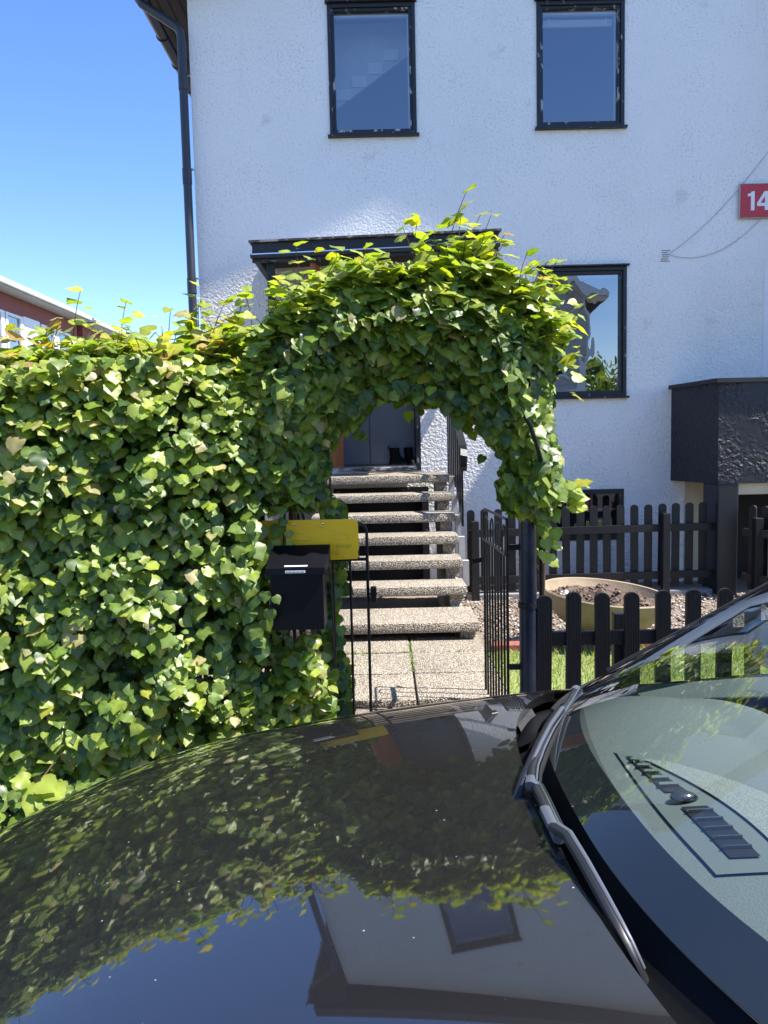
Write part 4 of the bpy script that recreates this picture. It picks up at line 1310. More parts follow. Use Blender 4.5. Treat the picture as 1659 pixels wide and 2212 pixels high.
# strand left of the mailbox, and leaves that overlap sign and box
n = 150
z = r.uniform(.50, 1.07, n); x = -.565 + r.normal(0, .025, n)
P = np.stack([x, 3.22+r.uniform(-.10, .12, n), z], 1)
HL.add(P, np.array([.0, -.8, .5]) + unit(r, n)*.45, np.stack([r.normal(0, .5, n), np.full(n, -.2), np.full(n, -1.0)], 1), r.uniform(.04, .075, n),
       pick_tints(r, n, {'mid': .5, 'light': .3, 'deep': .2}), np.full(n, True))
ov = [(-0.463, 3.363, 0.988, 0.063), (-0.439, 3.355, 1.022, 0.042), (-0.422, 3.346, 0.967, 0.038), (-0.486, 3.355, 0.933, 0.059), (-0.473, 3.355, 0.882, 0.051), (-0.421, 3.338, 0.92, 0.034), (-0.494, 3.118, 0.743, 0.046), (-0.475, 3.101, 0.671, 0.051), (-0.499, 3.11, 0.629, 0.055), (-0.452, 3.093, 0.73, 0.038)]
P = np.array([o[:3] for o in ov]); n = len(ov)
HL.add(P, np.array([.1, -.9, .3]) + unit(r, n)*.25, np.stack([r.normal(.2, .3, n), np.zeros(n), np.full(n, -1.0)], 1), np.array([o[3] for o in ov]),
       pick_tints(r, n, {'mid': .6, 'light': .4}), np.full(n, True))
# low growth at the foot of the hedge
n = 420
x = r.uniform(-2.4, -1.15, n); P = np.stack([x, r.uniform(2.72, 2.98, n), r.uniform(-.11, .06, n)], 1)
HL.add(P, np.array([.2, -.6, .75]) + unit(r, n)*.45, np.stack([r.normal(0, .5, n), np.full(n, -.5), np.full(n, -.8)], 1), r.uniform(.035, .065, n), pick_tints(r, n, {'deep': .5, 'mid': .45, 'light': .05}), np.full(n, False))
# the twig that reaches out over the car's nose
cl = [(-1.335, 2.80, .085, .078, (-.4, -1)), (-1.30, 2.77, .115, .084, (.1, .5)), (-1.265, 2.77, .09, .080, (.7, -.5)), (-1.315, 2.75, .065, .074, (-.2, -1)), (-1.275, 2.75, .06, .072, (.25, -1)), (-1.36, 2.80, .11, .066, (-1, .1))]
P = np.array([o[:3] for o in cl]); n = len(cl)
HL.add(P, np.array([.1, -.55, .8]) + unit(r, n)*.15, np.array([(o[4][0], -.35, o[4][1]) for o in cl]), np.array([o[3] for o in cl]),
       pick_tints(r, n, {'light': 1}), np.full(n, True))

stems = MB()
stems.tube([(-1.32, 3.15, .02), (-1.33, 2.95, .11), (-1.305, 2.78, .115)], .004, 5)
def sprig(L, r, base, height, lean, nl, size, wts, stm):
    base = np.array(base, float)
    pts = []
    for i in range(6):
        t = i/5
        pts.append(base + np.array([lean[0]*t*t, lean[1]*t*t, height*t]))
    stm.tube(pts, [.0030-.0018*i/5 for i in range(6)], 5)
    P = []; S = []
    for i in range(nl):
        t = .25 + .75*i/max(1, nl-1)
        q = base + np.array([lean[0]*t*t, lean[1]*t*t, height*t])
        side = r.uniform(0, 6.28)
        q = q + np.array([cos(side), sin(side)*.6, .15])*(r.uniform(.02, .055)*(1 if i < nl-1 else .15))
        P.append(q); S.append(size*(1.15-.50*t)*r.uniform(.75, 1.2))
    n = len(P); P = np.array(P)
    T = unit(r, n)*np.array([1, 1, .3]) + np.array([0, -.1, .0])
    L.add(P, np.array([0, -.25, .95]) + unit(r, n)*.55, T, np.array(S), pick_tints(r, n, wts), np.full(n, True))
YW = {'yellow': .42, 'light': .36, 'olive': .16, 'red': .06}
for (x, y, z, h, lx) in [(-1.507, 3.27, 1.8, 0.16, -0.03), (-1.321, 3.36, 1.82, 0.3, 0.05), (-1.209, 3.18, 1.78, 0.17, 0.04), (-1.116, 3.36, 1.82, 0.26, 0.02), (-1.004, 3.27, 1.8, 0.14, -0.05), (-0.911, 3.36, 1.82, 0.2, 0.03), (-0.837, 3.405, 1.82, 0.26, 0.06), (-0.8, 3.45, 1.84, 0.32, 0.0), (-0.744, 3.45, 1.84, 0.24, 0.09), (-0.651, 3.54, 1.88, 0.2, 0.04), (-0.577, 3.54, 1.93, 0.2, -0.03), (-1.674, 3.27, 1.78, 0.2, 0), (-1.953, 3.27, 1.78, 0.25, 0.05), (-2.325, 3.27, 1.78, 0.2, 0.0), (-0.465, 3.63, 1.98, 0.22, 0.03), (-1.414, 3.225, 1.78, 0.2, 0.08), (-0.698, 3.36, 1.83, 0.17, -0.06)]:
    sprig(HL, r, (x, y, z-.07), h*.9, (lx, r.uniform(-.05, .05)), int(4+h*9), .084, YW, stems)
for k in range(34):
    x = r.uniform(-2.2, -.40)
    sprig(HL, r, (x, r.uniform(3.1, 3.6), float(htop(x))-.02), r.uniform(.08, .20), (r.uniform(-.08, .08), r.uniform(-.08, .05)), 5, .078, YW, stems)
HL.finish(hedge, 300, 'small_leaves', 31)
# branches inside the hedge
for i in range(190):
    x0 = random.uniform(-3.3, -.28); y0 = random.uniform(3.36, 3.68)
    z0_ = random.choice([-.1, -.1, random.uniform(0, 1.2)])
    a = Vector((x0, y0, z0_))
    pts = [a]
    d_ = Vector((random.uniform(-.5, .5), random.uniform(-.3, .1), 1)).normalized()
    for k in range(6):
        d_ = (d_ + Vector((random.uniform(-.5, .5), random.uniform(-.35, .25), random.uniform(-.2, .4)))*.55).normalized()
        q = pts[-1] + d_*random.uniform(.10, .22)
        q.z = min(q.z, 1.70); q.y = max(q.y, float(hfront(q.x))+.12); q.x = min(q.x, -.24)
        pts.append(q)
    stems.tube(pts, [.008-.0009*k for k in range(7)], 5)
stems.build('branches', MT['twig'], hedge, True, fix=False)
# solid dark thicket added to block light inside the hedge
core = MB()
def thick(u, v):
    x = -3.4 + 2.84*u
    a = -.35 + (pi+.7)*v
    yc_, zc_ = (float(hfront(x))+.20+3.62)/2, .78
    ry, rz = (3.62-float(hfront(x))-.20)/2, .88
    c_, s_ = cos(a), sin(a)
    sq = (abs(c_)**4+abs(s_)**4)**-.25
    w = .05*sin(13*x+5*a)*cos(7*a-4*x)
    return (x, yc_-(ry+w)*c_*sq, zc_+(rz+w)*s_*sq-.05)
core.grid(thick, 60, 26)
core.build('shade_core', MT['twig'], hedge, True)

# ------------------------------------------------------------------ climber over the garden arch
arch = thing('garden_arch', (.144, 3.5, -.1), 'black tubular steel garden arch carrying the climber over the gate', 'arch')
for y in (3.50, 3.80):
    q = [(-.427, y, -.1), (-.427, y, 1.24)] + [(.144-.571*cos(pi*k/14), y, 1.24+.59*sin(pi*k/14)) for k in range(1, 14)] + [(.715, y, 1.24), (.715, y, -.1)]
    MB().tube(q, .009, 8).build('hoop', MT['blackmetal'], arch, True)
for k in range(9):
    a = pi*k/8
    x, z = .144-.571*cos(a), 1.24+.59*sin(a)
    MB().tube([(x, 3.50, z), (x, 3.80, z)], .006, 6).build('crossbar', MT['blackmetal'], arch)
for z in (.25, .75):
    MB().tube([(.715, 3.50, z), (.715, 3.80, z)], .006, 6).build('crossbar', MT['blackmetal'], arch)
# brace rod running down outside the foliage
MB().tube([(.40, 3.25, 1.66), (.52, 3.225, 1.56), (.62, 3.225, 1.40), (.685, 3.28, 1.22), (.70, 3.48, 1.05)], .009, 8).build('brace_rod', MT['blackmetal'], arch, True)

vine = thing('climber', (.144, 3.45, 1.0), 'leafy climber growing over the arch above the garden gate', 'climbing plant')
AL = Leaves()
r = np.random.default_rng(77)
POLY = np.array([(-0.676, 1.66), (-0.524, 1.829), (-0.389, 1.964), (-0.287, 2.065), (-0.101, 2.099), (0.085, 2.107), (0.296, 2.124), (0.49, 2.116), (0.634, 2.031), (0.744, 1.913), (0.803, 1.795), (0.756, 1.66), (0.747, 1.474), (0.777, 1.305), (0.802, 1.153), (0.756, 1.026), (0.676, 0.992), (0.551, 1.051), (0.522, 1.153), (0.551, 1.271), (0.475, 1.378), (0.382, 1.496), (0.321, 1.581), (0.186, 1.615), (0.085, 1.623), (-0.034, 1.598), (-0.152, 1.496), (-0.237, 1.327), (-0.262, 1.158), (-0.254, 1.119), (-0.355, 1.077), (-0.676, 1.077)])
def inpoly(x, z):
    c = np.zeros(len(x), bool); n = len(POLY); j = n-1
    for i in range(n):
        xi, zi = POLY[i]; xj, zj = POLY[j]
        m = ((zi > z) != (zj > z)) & (x < (xj-xi)*(z-zi)/(zj-zi+1e-12)+xi)
        c ^= m; j = i
    return c
def edge_dist(x, z):
    d = np.full(len(x), 9.0); n = len(POLY)
    P = np.stack([x, z], 1)
    for i in range(n):
        a, b = POLY[i], POLY[(i+1) % n]
        t = np.clip(((P-a) @ (b-a))/((b-a) @ (b-a)), 0, 1)
        d = np.minimum(d, np.linalg.norm(P-(a+t[:, None]*(b-a)), axis=1))
    return d
def arch_layer(n, mode, outer, wts, smin, smax):
    x = r.uniform(-.68, .85, n); z = r.uniform(.97, 2.25, n)
    k = inpoly(x, z); x, z = x[k], z[k]; n = len(x)
    ed = edge_dist(x, z)
    half = .26*np.sqrt(np.clip(ed/.24, .02, 1))
    P = np.stack([x, np.zeros(n), z], 1)
    if mode == 'front': y = 3.45 - half - .04*n1(P) - .03*n2(P) + r.uniform(-.02, .05, n)
    elif mode == 'back': y = 3.45 + half + r.uniform(-.06, .03, n)
    else: y = 3.45 + half*r.uniform(-.8, .8, n)
    P[:, 1] = y
    up = np.clip((z-1.77)*1.7, -.3, .9)
    Nn = np.stack([.2+.5*np.clip(x-.5, 0, .5), np.full(n, -.70 if mode != 'back' else .6), .55+up], 1) + unit(r, n)*.50
    T = np.stack([r.normal(0, .45, n), np.full(n, -.25), np.full(n, -1.0)+np.clip(up, 0, .7)], 1)
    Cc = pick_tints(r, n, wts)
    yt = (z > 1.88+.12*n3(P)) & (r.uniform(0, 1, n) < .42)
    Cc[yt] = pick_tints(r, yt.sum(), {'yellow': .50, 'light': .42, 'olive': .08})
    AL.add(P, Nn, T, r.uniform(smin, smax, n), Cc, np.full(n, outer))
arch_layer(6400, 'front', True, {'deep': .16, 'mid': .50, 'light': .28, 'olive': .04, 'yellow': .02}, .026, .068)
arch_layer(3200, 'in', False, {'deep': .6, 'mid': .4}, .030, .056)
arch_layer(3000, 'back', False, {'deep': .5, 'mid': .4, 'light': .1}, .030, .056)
# top crust
n = 2200
x = r.uniform(-.63, .80, n); zz = np.interp(x, [-.68, -.47, -.30, -.10, .08, .30, .49, .63, .76, .82], [1.64, 1.85, 2.03, 2.07, 2.08, 2.10, 2.09, 2.01, 1.88, 1.76])
P = np.stack([x, 3.45+r.uniform(-.27, .27, n), zz], 1)
P[:, 2] += .045*n2(P)+.035*n1(P) - r.exponential(.05, n) - .5*(P[:, 1]-3.45)**2
AL.add(P, np.array([.1, -.3, 1.0]) + unit(r, n)*.6, unit(r, n) + np.array([0, -.5, -.3]), r.uniform(.028, .066, n), pick_tints(r, n, {'mid': .28, 'light': .38, 'yellow': .30, 'olive': .04}), np.full(n, True))
# ragged hanging tips under the arch and down the leg
n = 340
x = r.uniform(-.17, .56, n); zz = np.interp(x, [-.17, -.03, .08, .29, .40, .56], [1.48, 1.585, 1.60, 1.565, 1.49, 1.33])
P = np.stack([x, 3.45+r.uniform(-.22, .22, n), zz-r.exponential(.024, n)], 1)
AL.add(P, np.array([0, -.9, .3]) + unit(r, n)*.45, np.stack([r.normal(0, .3, n), np.zeros(n), np.full(n, -1.0)], 1), r.uniform(.030, .062, n), pick_tints(r, n, {'deep': .6, 'mid': .4}), np.full(n, True))
n = 26
z = r.uniform(.80, 1.05, n); P = np.stack([.727+r.normal(0, .035, n), 3.44+r.uniform(-.08, .10, n), z], 1)
AL.add(P, np.array([.1, -.8, .5]) + unit(r, n)*.5, np.stack([r.normal(0, .5, n), np.zeros(n), np.full(n, -1.0)], 1), r.uniform(.034, .068, n), pick_tints(r, n, {'light': .45, 'mid': .4, 'yellow': .15}), np.full(n, True))
n = 18
z = r.uniform(1.03, 1.16, n); P = np.stack([.79+r.uniform(0, .06, n), 3.36+r.uniform(-.07, .08, n), z], 1)
AL.add(P, np.array([.3, -.6, .8]) + unit(r, n)*.5, np.stack([np.full(n, .8), r.normal(0, .3, n), np.full(n, -.3)], 1), r.uniform(.042, .072, n), pick_tints(r, n, {'light': .7, 'yellow': .3}), np.full(n, True))
astem = MB()
LW = {'yellow': .40, 'light': .48, 'mid': .10, 'red': .02}
for (x, z, h, lx) in [(-0.338, 2.031, 0.254, -0.017), (-0.186, 2.099, 0.203, 0.0), (-0.085, 2.116, 0.135, 0.042), (0.017, 2.116, 0.186, -0.025), (0.152, 2.133, 0.287, 0.025), (0.22, 2.133, 0.186, 0.025), (0.287, 2.116, 0.355, 0.085), (0.372, 2.116, 0.321, 0.085), (0.422, 2.116, 0.254, 0.051), (0.473, 2.082, 0.254, 0.085), (0.591, 2.031, 0.169, 0.085), (0.659, 1.964, 0.237, 0.118), (0.693, 1.896, 0.254, 0.135), (0.76, 1.812, 0.169, 0.118), (0.524, 2.099, 0.22, -0.017), (-0.439, 1.947, 0.135, -0.042), (0.777, 1.71, 0.085, 0.118), (0.338, 2.133, 0.254, 0.017)]:
    sprig(AL, r, (x, 3.42+r.uniform(-.12, .12), z-.08), h*.95, (lx, r.uniform(-.08, .02)), int(4+h*10), .088, LW, astem)
for k in range(36):
    x = r.uniform(-.52, .80)
    z = float(np.interp(x, [-.68, -.47, -.30, -.10, .08, .30, .49, .63, .76, .82], [1.64, 1.85, 2.03, 2.07, 2.08, 2.10, 2.09, 2.01, 1.88, 1.76]))
    sprig(AL, r, (x, 3.42+r.uniform(-.2, .2), z-.08), r.uniform(.10, .24), (r.uniform(-.06, .10)+.10*max(0, x-.4), r.uniform(-.10, .05)), 5, .080, LW, astem)
AL.finish(vine, 300, 'small_leaves', 41)
random.seed(5)
for i in range(30):
    t0 = random.uniform(.15, pi*.55)
    pts = []
    for k in range(9):
        a = t0 + .14*k
        if a < pi: x, z = .144+(.575+random.uniform(-.06, .05))*cos(a), 1.26+(.68+random.uniform(-.06, .10))*sin(a)
        else: x, z = -.43, 1.26-(a-pi)
        pts.append((x, 3.45+random.uniform(-.15, .15), z))
    astem.tube(pts, .0045, 5)
astem.tube([(.70, 3.56, -.08), (.72, 3.5, .5), (.725, 3.48, .9), (.70, 3.45, 1.14), (.66, 3.36, 1.43), (.56, 3.30, 1.66), (.42, 3.34, 1.81)], .010, 7)
astem.tube([(.75, 3.58, -.08), (.745, 3.6, .5), (.75, 3.56, 1.05), (.71, 3.5, 1.47)], .008, 7)
astem.build('stems', MT['twig'], vine, True, fix=False)

# ------------------------------------------------------------------ trees across the street (mirrored in the window)
def far_tree(x, y, h, rad, seed, label):
    t = thing('tree', (x, y, -.3), label, 'tree', 'trees across the street')
    r = np.random.default_rng(seed)
    tr = MB().tube([(x, y, -.3), (x+.05, y, h*.3), (x-.05, y, h*.65)], [.16, .12, .05], 8)
    for k in range(7):
        a = r.uniform(0, 6.28); q = r.uniform(.3, .6)
        tr.tube([(x, y, h*q), (x+rad*.4*cos(a), y+rad*.4*sin(a), h*(q+.15)), (x+rad*.75*cos(a), y+rad*.75*sin(a), h*(q+.28))], [.06, .04, .015], 6)
    tr.build('trunk', MT['twig'], t, True)
    n = 1500
    d = unit(r, n)*(r.uniform(0, 1, (n, 1))**.4)
    fz = Fourier(seed, 2.2)
    P = d*np.array([rad, rad, h*.40])
    P *= (1+.28*fz(d*2))[:, None]
    P += np.array([x, y, h*.60])
    tv, tf = LEAF[0]
    Fm = frames(unit(r, n)+np.array([0, 0, .6]), unit(r, n)+np.array([0, 0, -.6]))
    V = (np.einsum('nij,vj->nvi', Fm*r.uniform(.14, .26, n)[:, None, None], tv) + P[:, None, :]).reshape(-1, 3)
    Fs = (tf[None] + (np.arange(n)*len(tv))[:, None, None]).reshape(-1, 3)
    col = FLATA[pick_tints(r, n, {'deep': .3, 'mid': .5, 'light': .2})]
    o = mass('crown', V, Fs, np.repeat(np.concatenate([col, np.ones((n, 1))], 1), len(tv), 0), MT['leaf'], t)
    o["kind"] = "stuff"
far_tree(10.2, -21, 5.3, 1.7, 101, 'slender tree nearest the weatherboarded house, mirrored in the window')
far_tree(12.8, -20.5, 5.6, 2.0, 102, 'broader tree mirrored at the right side of the window')
far_tree(16.5, -22, 6.5, 2.4, 103, 'large tree farther along the opposite side of the street')
# ------------------------------------------------------------------ the car
CY = 1.10
car = thing('parked_car', (.8, CY, -.24), 'dark brown parked car seen across its bonnet and windscreen', 'car')
def zc(x):
    t = .24 - x
    return .7818 - .0874*t - .0718*t*t - .1557*max(0, t-.55)**2
def hw(x): return .76 - .22*max(0, -.30-x)**2
CAMB = .0252                    # the street falls towards the kerb
def hoodz(x, v): return zc(x) - (CAMB - .0057*(x-.24))*v - .0161*v*v - .0479*v**4 + .0081*max(0, v)**3
def xr(v): return .228 + .19*abs(v)**3
def xf(v): return -.95 + .17*v*v + .05*abs(v)**6
def hood_pt(u, w):
    v = (2*w-1)*.985
    x = xf(v) + (xr(v)-xf(v))*u
    return (x, CY+hw(x)*v, hoodz(x, v))
hd = MB().grid(hood_pt, 96, 72)
def hood_under(u, w):
    v = (2*w-1)*.985; x, y, z = hood_pt(1, w); return (x-.004*u, y, z-.022*u)
hd.grid(lambda u, w: hood_under(u, w), 2, 72)
hd.grid(lambda u, w: (hood_pt(w, 1)[0], hood_pt(w, 1)[1]+.001*u, hood_pt(w, 1)[2]-.02*u), 1, 60)
hd.grid(lambda u, w: (hood_pt(w, 0)[0], hood_pt(w, 0)[1]-.001*u, hood_pt(w, 0)[2]-.02*u), 1, 60)
hd.grid(lambda u, w: (hood_pt(0, w)[0]-.006*u, hood_pt(0, w)[1], hood_pt(0, w)[2]-.03*u), 1, 60)
hd.build('bonnet', MT['paint'], car, True, fix=False)
# fenders and flanks, one panel per side, with wheel arches
WX = (-.55, 2.08); WZ, WR = .065, .305
def belt(x):                    # upper edge of the flank
    if x < .50: return hoodz(x, 1.0)
    return hoodz(.50, 1.0)*(1-min(1, (x-.5)/.4)) + (.735+.03*(x-.9))*min(1, (x-.5)/.4)
def wtop(x):
    if x < .50: return hw(x)*1.0 + .003
    return (hw(.5)+.003)*(1-min(1, (x-.5)/.4)) + .795*min(1, (x-.5)/.4) - (.10*max(0, x-2.4)**2)
def wmax(x): return .905 - .30*max(0, -.40-x)**2 - .16*max(0, x-2.3)**2
SEC = [(0, 0), (.28, .012), (.60, .045), (.86, .11), (.97, .22), (1.0, .38), (.985, .58), (.95, .74), (.90, .84)]
def flank(sgn):
    m = MB()
    xs = np.linspace(-1.0, 3.02, 202)
    def fn(u, w):
        x = xs[int(round(u*201))]
        k = w*(len(SEC)-1)*1.0
        i = min(int(k), len(SEC)-2); f = k-i
        # smooth interpolation
        def cr(a, b, c, d, t): return .5*((2*b)+(-a+c)*t+(2*a-5*b+4*c-d)*t*t+(-a+3*b-3*c+d)*t**3)
        g = lambda q: SEC[max(0, min(len(SEC)-1, q))]
        a = cr(g(i-1)[0], g(i)[0], g(i+1)[0], g(i+2)[0], f); b = cr(g(i-1)[1], g(i)[1], g(i+1)[1], g(i+2)[1], f)
        return (x, CY+sgn*(wtop(x)+(wmax(x)-wtop(x))*a), belt(x)-b*1.0*(belt(x)+.10)/.84)
    def skip(q):
        cx = sum(t[0] for t in q)/4; cz = sum(t[2] for t in q)/4
        return any((cx-wx)**2+(cz-WZ)**2 < (WR+.055)**2 for wx in WX)
    m.grid(fn, 201, 40, skip)
    return m
for sgn in (1, -1):
    fl = flank(sgn).build('flank_panel', MT['paint'], car, True, fix=False)
    for wx in WX:
        q = MB()
        q.grid(lambda u, w: (wx+(WR+.06)*cos(pi*(-.12+1.24*u)), CY+sgn*(.90-.30*w), WZ+(WR+.06)*sin(pi*(-.12+1.24*u))), 20, 2)
        q.add([(wx-.4, CY+sgn*.60, -.12), (wx+.4, CY+sgn*.60, -.12), (wx+.4, CY+sgn*.60, .46), (wx-.4, CY+sgn*.60, .46)], [(0,1,2,3)])
        q.build('wheel_arch', MT['plastic'], fl, True, fix=False)
    # door seams and handles
    for xa in (.62, 1.62):
        MB().bar((xa, CY+sgn*.893, .60), (xa, CY+sgn*.895, -.02), .004, .006, (0, 1, 0)).build('door_seam', MT['rubber'], fl)
    for xa in (1.38, 2.35):
        MB().tube([(xa, CY+sgn*.885, .57), (xa+.02, CY+sgn*.925, .575), (xa+.17, CY+sgn*.925, .575), (xa+.19, CY+sgn*.885, .57)], .012, 8).build('door_handle', MT['paint'], fl, True)
    MB().box((-.2, CY+sgn*.80, -.14), (1.72, CY+sgn*.90, -.07), .02).build('sill_skirt', MT['plastic'], fl)
# nose
def nose(u, w):
    v = 2*w-1
    z0 = hoodz(xf(v), v)-.012
    z = z0 + (-.10-z0)*u
    bul = .12*sin(pi*min(1, u*1.12))**.8 if u > 0 else 0
    x = xf(v)-.006 - bul - .02*u
    y = CY + v*(hw(xf(v))*(1-u*.9) + .86*u*.9) if u < 1 else CY+v*.85
    return (x, y, z)
no_ = MB().grid(nose, 24, 40).build('front_bumper', MT['paint'], car, True, fix=False)
def onnose(u, w, d):
    a = Vector(nose(u, w)); return (a.x-d, a.y, a.z)
MB().grid(lambda s, t: onnose(.16+.18*s, .30+.40*t, .006), 6, 20).build('grille', MT['plastic'], no_, True, fix=False)
for i in range(4):
    MB().tube([onnose(.19+.042*i, .31+.38*k/10, .012) for k in range(11)], .005, 6).build('grille_slat', MT['chrome'], no_)
MB().grid(lambda s, t: onnose(.60+.22*s, .22+.56*t, .006), 6, 20).build('lower_intake', MT['plastic'], no_, True, fix=False)
for a in (.02, .76):
    hl = MB().grid(lambda s, t: onnose(.10+.20*s, a+.22*t, .004), 8, 10).build('headlight', MT['chrome'], no_, True, fix=False)
    MB().grid(lambda s, t: onnose(.10+.20*s, a+.22*t, .012), 8, 10).build('headlight_lens', MT['lens'], hl, True, fix=False)
# tail
def tail(u, w):
    v = 2*w-1
    z = .74+(-.10-.74)*u
    return (3.02+.10*sin(pi*u)*(1-v*v*.4) - .06*v*v, CY+v*(.75+.09*sin(pi*u*.9)), z)
MB().grid(tail, 14, 24).build('rear_bumper', MT['paint'], car, True, fix=False)
# cowl: black plastic tray between bonnet and screen
def wsb(v): return Vector((.266+.286*abs(v)**2.5, CY+.745*v, .796-.030*v*v-.006*v))
def wst(v): return Vector((1.08+.10*v*v, CY+.575*v, 1.215-.045*v*v))
def cowl(u, w):
    v = (2*w-1)
    a = Vector((xr(v)-.03, CY+.755*v, hoodz(xr(v), v)-.045)); b = wsb(v)+Vector((.01, 0, -.012))
    p = a.lerp(b, u); p.z -= .018*sin(pi*u)
    return p
cw = MB().grid(cowl, 10, 60).build('cowl', MT['cowl'], car, True, fix=False)
for s_ in (1, -1):
    MB().tube([wsb(s_*(.60+.05*k))+Vector((-.008, 0, -.004)) for k in range(9)], .005, 6).build('cowl_seal', MT['rubber'], cw, True)
q = MB().grid(lambda u, w: cowl(.30+.35*u, .74+.14*w)+Vector((0, 0, .018*sin(pi*u)*sin(pi*w)+.014)), 6, 8); q.build('cowl_cover', MT['cowl'], cw, True, fix=False)
# windscreen
def ws(u, w):
    v = 2*w-1
    p = wsb(v).lerp(wst(v), u)
    return p + Vector((-.6, 0, 1)).normalized()*(.020*sin(pi*u)*(1-v*v*.3))
wsc = MB().grid(ws, 30, 44).build('windscreen', MT['screen'], car, True, fix=False)
# black printed band along the lower edge, on the inner face
inn = Vector((.5, 0, -1)).normalized()
MB().grid(lambda u, w: Vector(ws(.075*u+.05*u*abs(2*w-1)**4, w))+inn*.005, 4, 44).build('printed_band', MT['rubber'], wsc, True, fix=False)
# pillars and roof
for s_ in (1, -1):
    def pil(u, w):
        p = wsb(s_).lerp(wst(s_), u)
        a = 2*pi*w
        o = Vector((.45, 0, -.2)); n_ = Vector((0, s_, 0))
        return p + Vector((.022, s_*.020, -.006)) + Vector((.034*cos(a)-.0*sin(a), s_*.030*sin(a), .026*cos(a+1.2)))
    MB().grid(pil, 16, 14).build('windscreen_pillar', MT['paint'], car, True, fix=False)
    MB().tube([wsb(s_).lerp(wst(s_), k/10)+Vector((-.010, s_*.006, .006)) for k in range(11)], .007, 6).build('screen_trim', MT['rubber'], car, True)
RX0, RX1 = 1.18, 2.72
def roofp(u, w):
    v = 2*w-1
    xa = wst(v).x
    x = xa + (RX1-xa)*u
    z = (wst(v).z)*(1-u) + (1.16-.05*v*v)*u + .055*sin(pi*min(1, u*1.0))*(1-.3*v*v)
    return (x, CY+(.575+.035*sin(pi*u))*v*(1-.06*u), z)
MB().grid(roofp, 30, 30).build('roof', MT['paint'], car, True, fix=False)
MB().grid(lambda u, w: Vector(roofp(u, w))-Vector((0, 0, .03)), 16, 16).build('headliner', MT['doorcard'], car, True, fix=False)
for s_ in (1, -1):
    def edge(u):
        p = Vector(roofp(u, 1 if s_ > 0 else 0)); return p
    MB().tube([edge(k/12)+Vector((0, s_*.008, -.012)) for k in range(13)], .026, 8).build('roof_rail', MT['paint'], car, True)
    # side glass from belt to roof
    def sg2(u, w):
        x_ = .66+(2.95-.66)*u
        lo = Vector((x_, CY+s_*.793, belt(x_)+.004))
        # upper edge follows the pillar, then the roof, then falls at the back
        if x_ < RX0:
            t = (x_-.575)/(RX0-.575); hi = wsb(s_).lerp(wst(s_), max(.03, t))+Vector((.03, s_*.012, -.012)); hi.x = x_
        elif x_ < RX1: hi = edge((x_-RX0)/(RX1-RX0))+Vector((0, s_*.006, -.014)); hi.x = x_
        else:
            t = (x_-RX1)/(2.95-RX1); e_ = edge(1); hi = e_.lerp(Vector((2.95, CY+s_*.74, belt(2.95)+.02)), t); hi.x = x_
        return lo.lerp(hi, w)
    MB().grid(sg2, 30, 4).build('side_window', MT['screen'], car, True, fix=False)
    for xa in (1.58, 2.60):
        u = (xa-.66)/(2.95-.66)
        MB().bar(Vector(sg2(u, 0))+Vector((0, s_*.004, 0)), Vector(sg2(u-.01, 1))+Vector((0, s_*.004, 0)), .09, .02, (0, 1, 0)).build('door_pillar', MT['plastic'], car)
    # inner door card
    dcd = MB().grid(lambda u, w: (.60+1.0*u, CY+s_*(.785-.055*min(1, w*4)-.02*sin(pi*w)), belt(.60+u)-.004-.62*w), 10, 16).build('door_card', MT['doorcard'], car, True, fix=False)
    # arm rest with pull handle
    MB().box((.80, CY+s_*.63, .38), (1.45, CY+s_*.735, .45), .02).build('armrest', MT['dashsmooth'], dcd)
    MB().tube([(.80, CY+s_*.722, .655), (.81, CY+s_*.70, .655), (.92, CY+s_*.70, .658), (.93, CY+s_*.722, .658)], .007, 8).build('inner_handle', MT['chrome'], dcd, True)
    MB().box((.77, CY+s_*.724, .60), (.96, CY+s_*.735, .70), .004).build('handle_cup', MT['plastic'], dcd)
    # mirrors
    mi = MB()
    bm = bmesh.new(); bmesh.ops.create_uvsphere(bm, u_segments=16, v_segments=10, radius=1)
    for q in bm.verts: q.co = Vector((1.06+q.co.x*.065, CY+s_*(.98)+q.co.y*.10, .76+q.co.z*.065))
    mi.bm(bm); mo = mi.build('wing_mirror', MT['paint'], car, True)
    MB().bar((1.06, CY+s_*.80, .735), (1.06, CY+s_*.90, .745), .04, .02).build('mirror_arm', MT['plastic'], mo)
def rw(u, w):
    v = 2*w-1
    a = Vector((RX1, CY+.54*v, 1.16-.05*v*v)); b = Vector((3.02, CY+.70*v, .76))
    return a.lerp(b, u)
MB().grid(rw, 10, 16).build('rear_window', MT['screen'], car, True, fix=False)
# cabin tub
tb = MB(); tb.box((.30, CY-.70, -.12), (2.9, CY+.70, -.06)).box((.28, CY-.70, -.1), (.33, CY+.70, .72)).box((2.6, CY-.70, -.1), (2.65, CY+.70, .70))
tb.build('cabin_floor', MT['seatfab'], car)
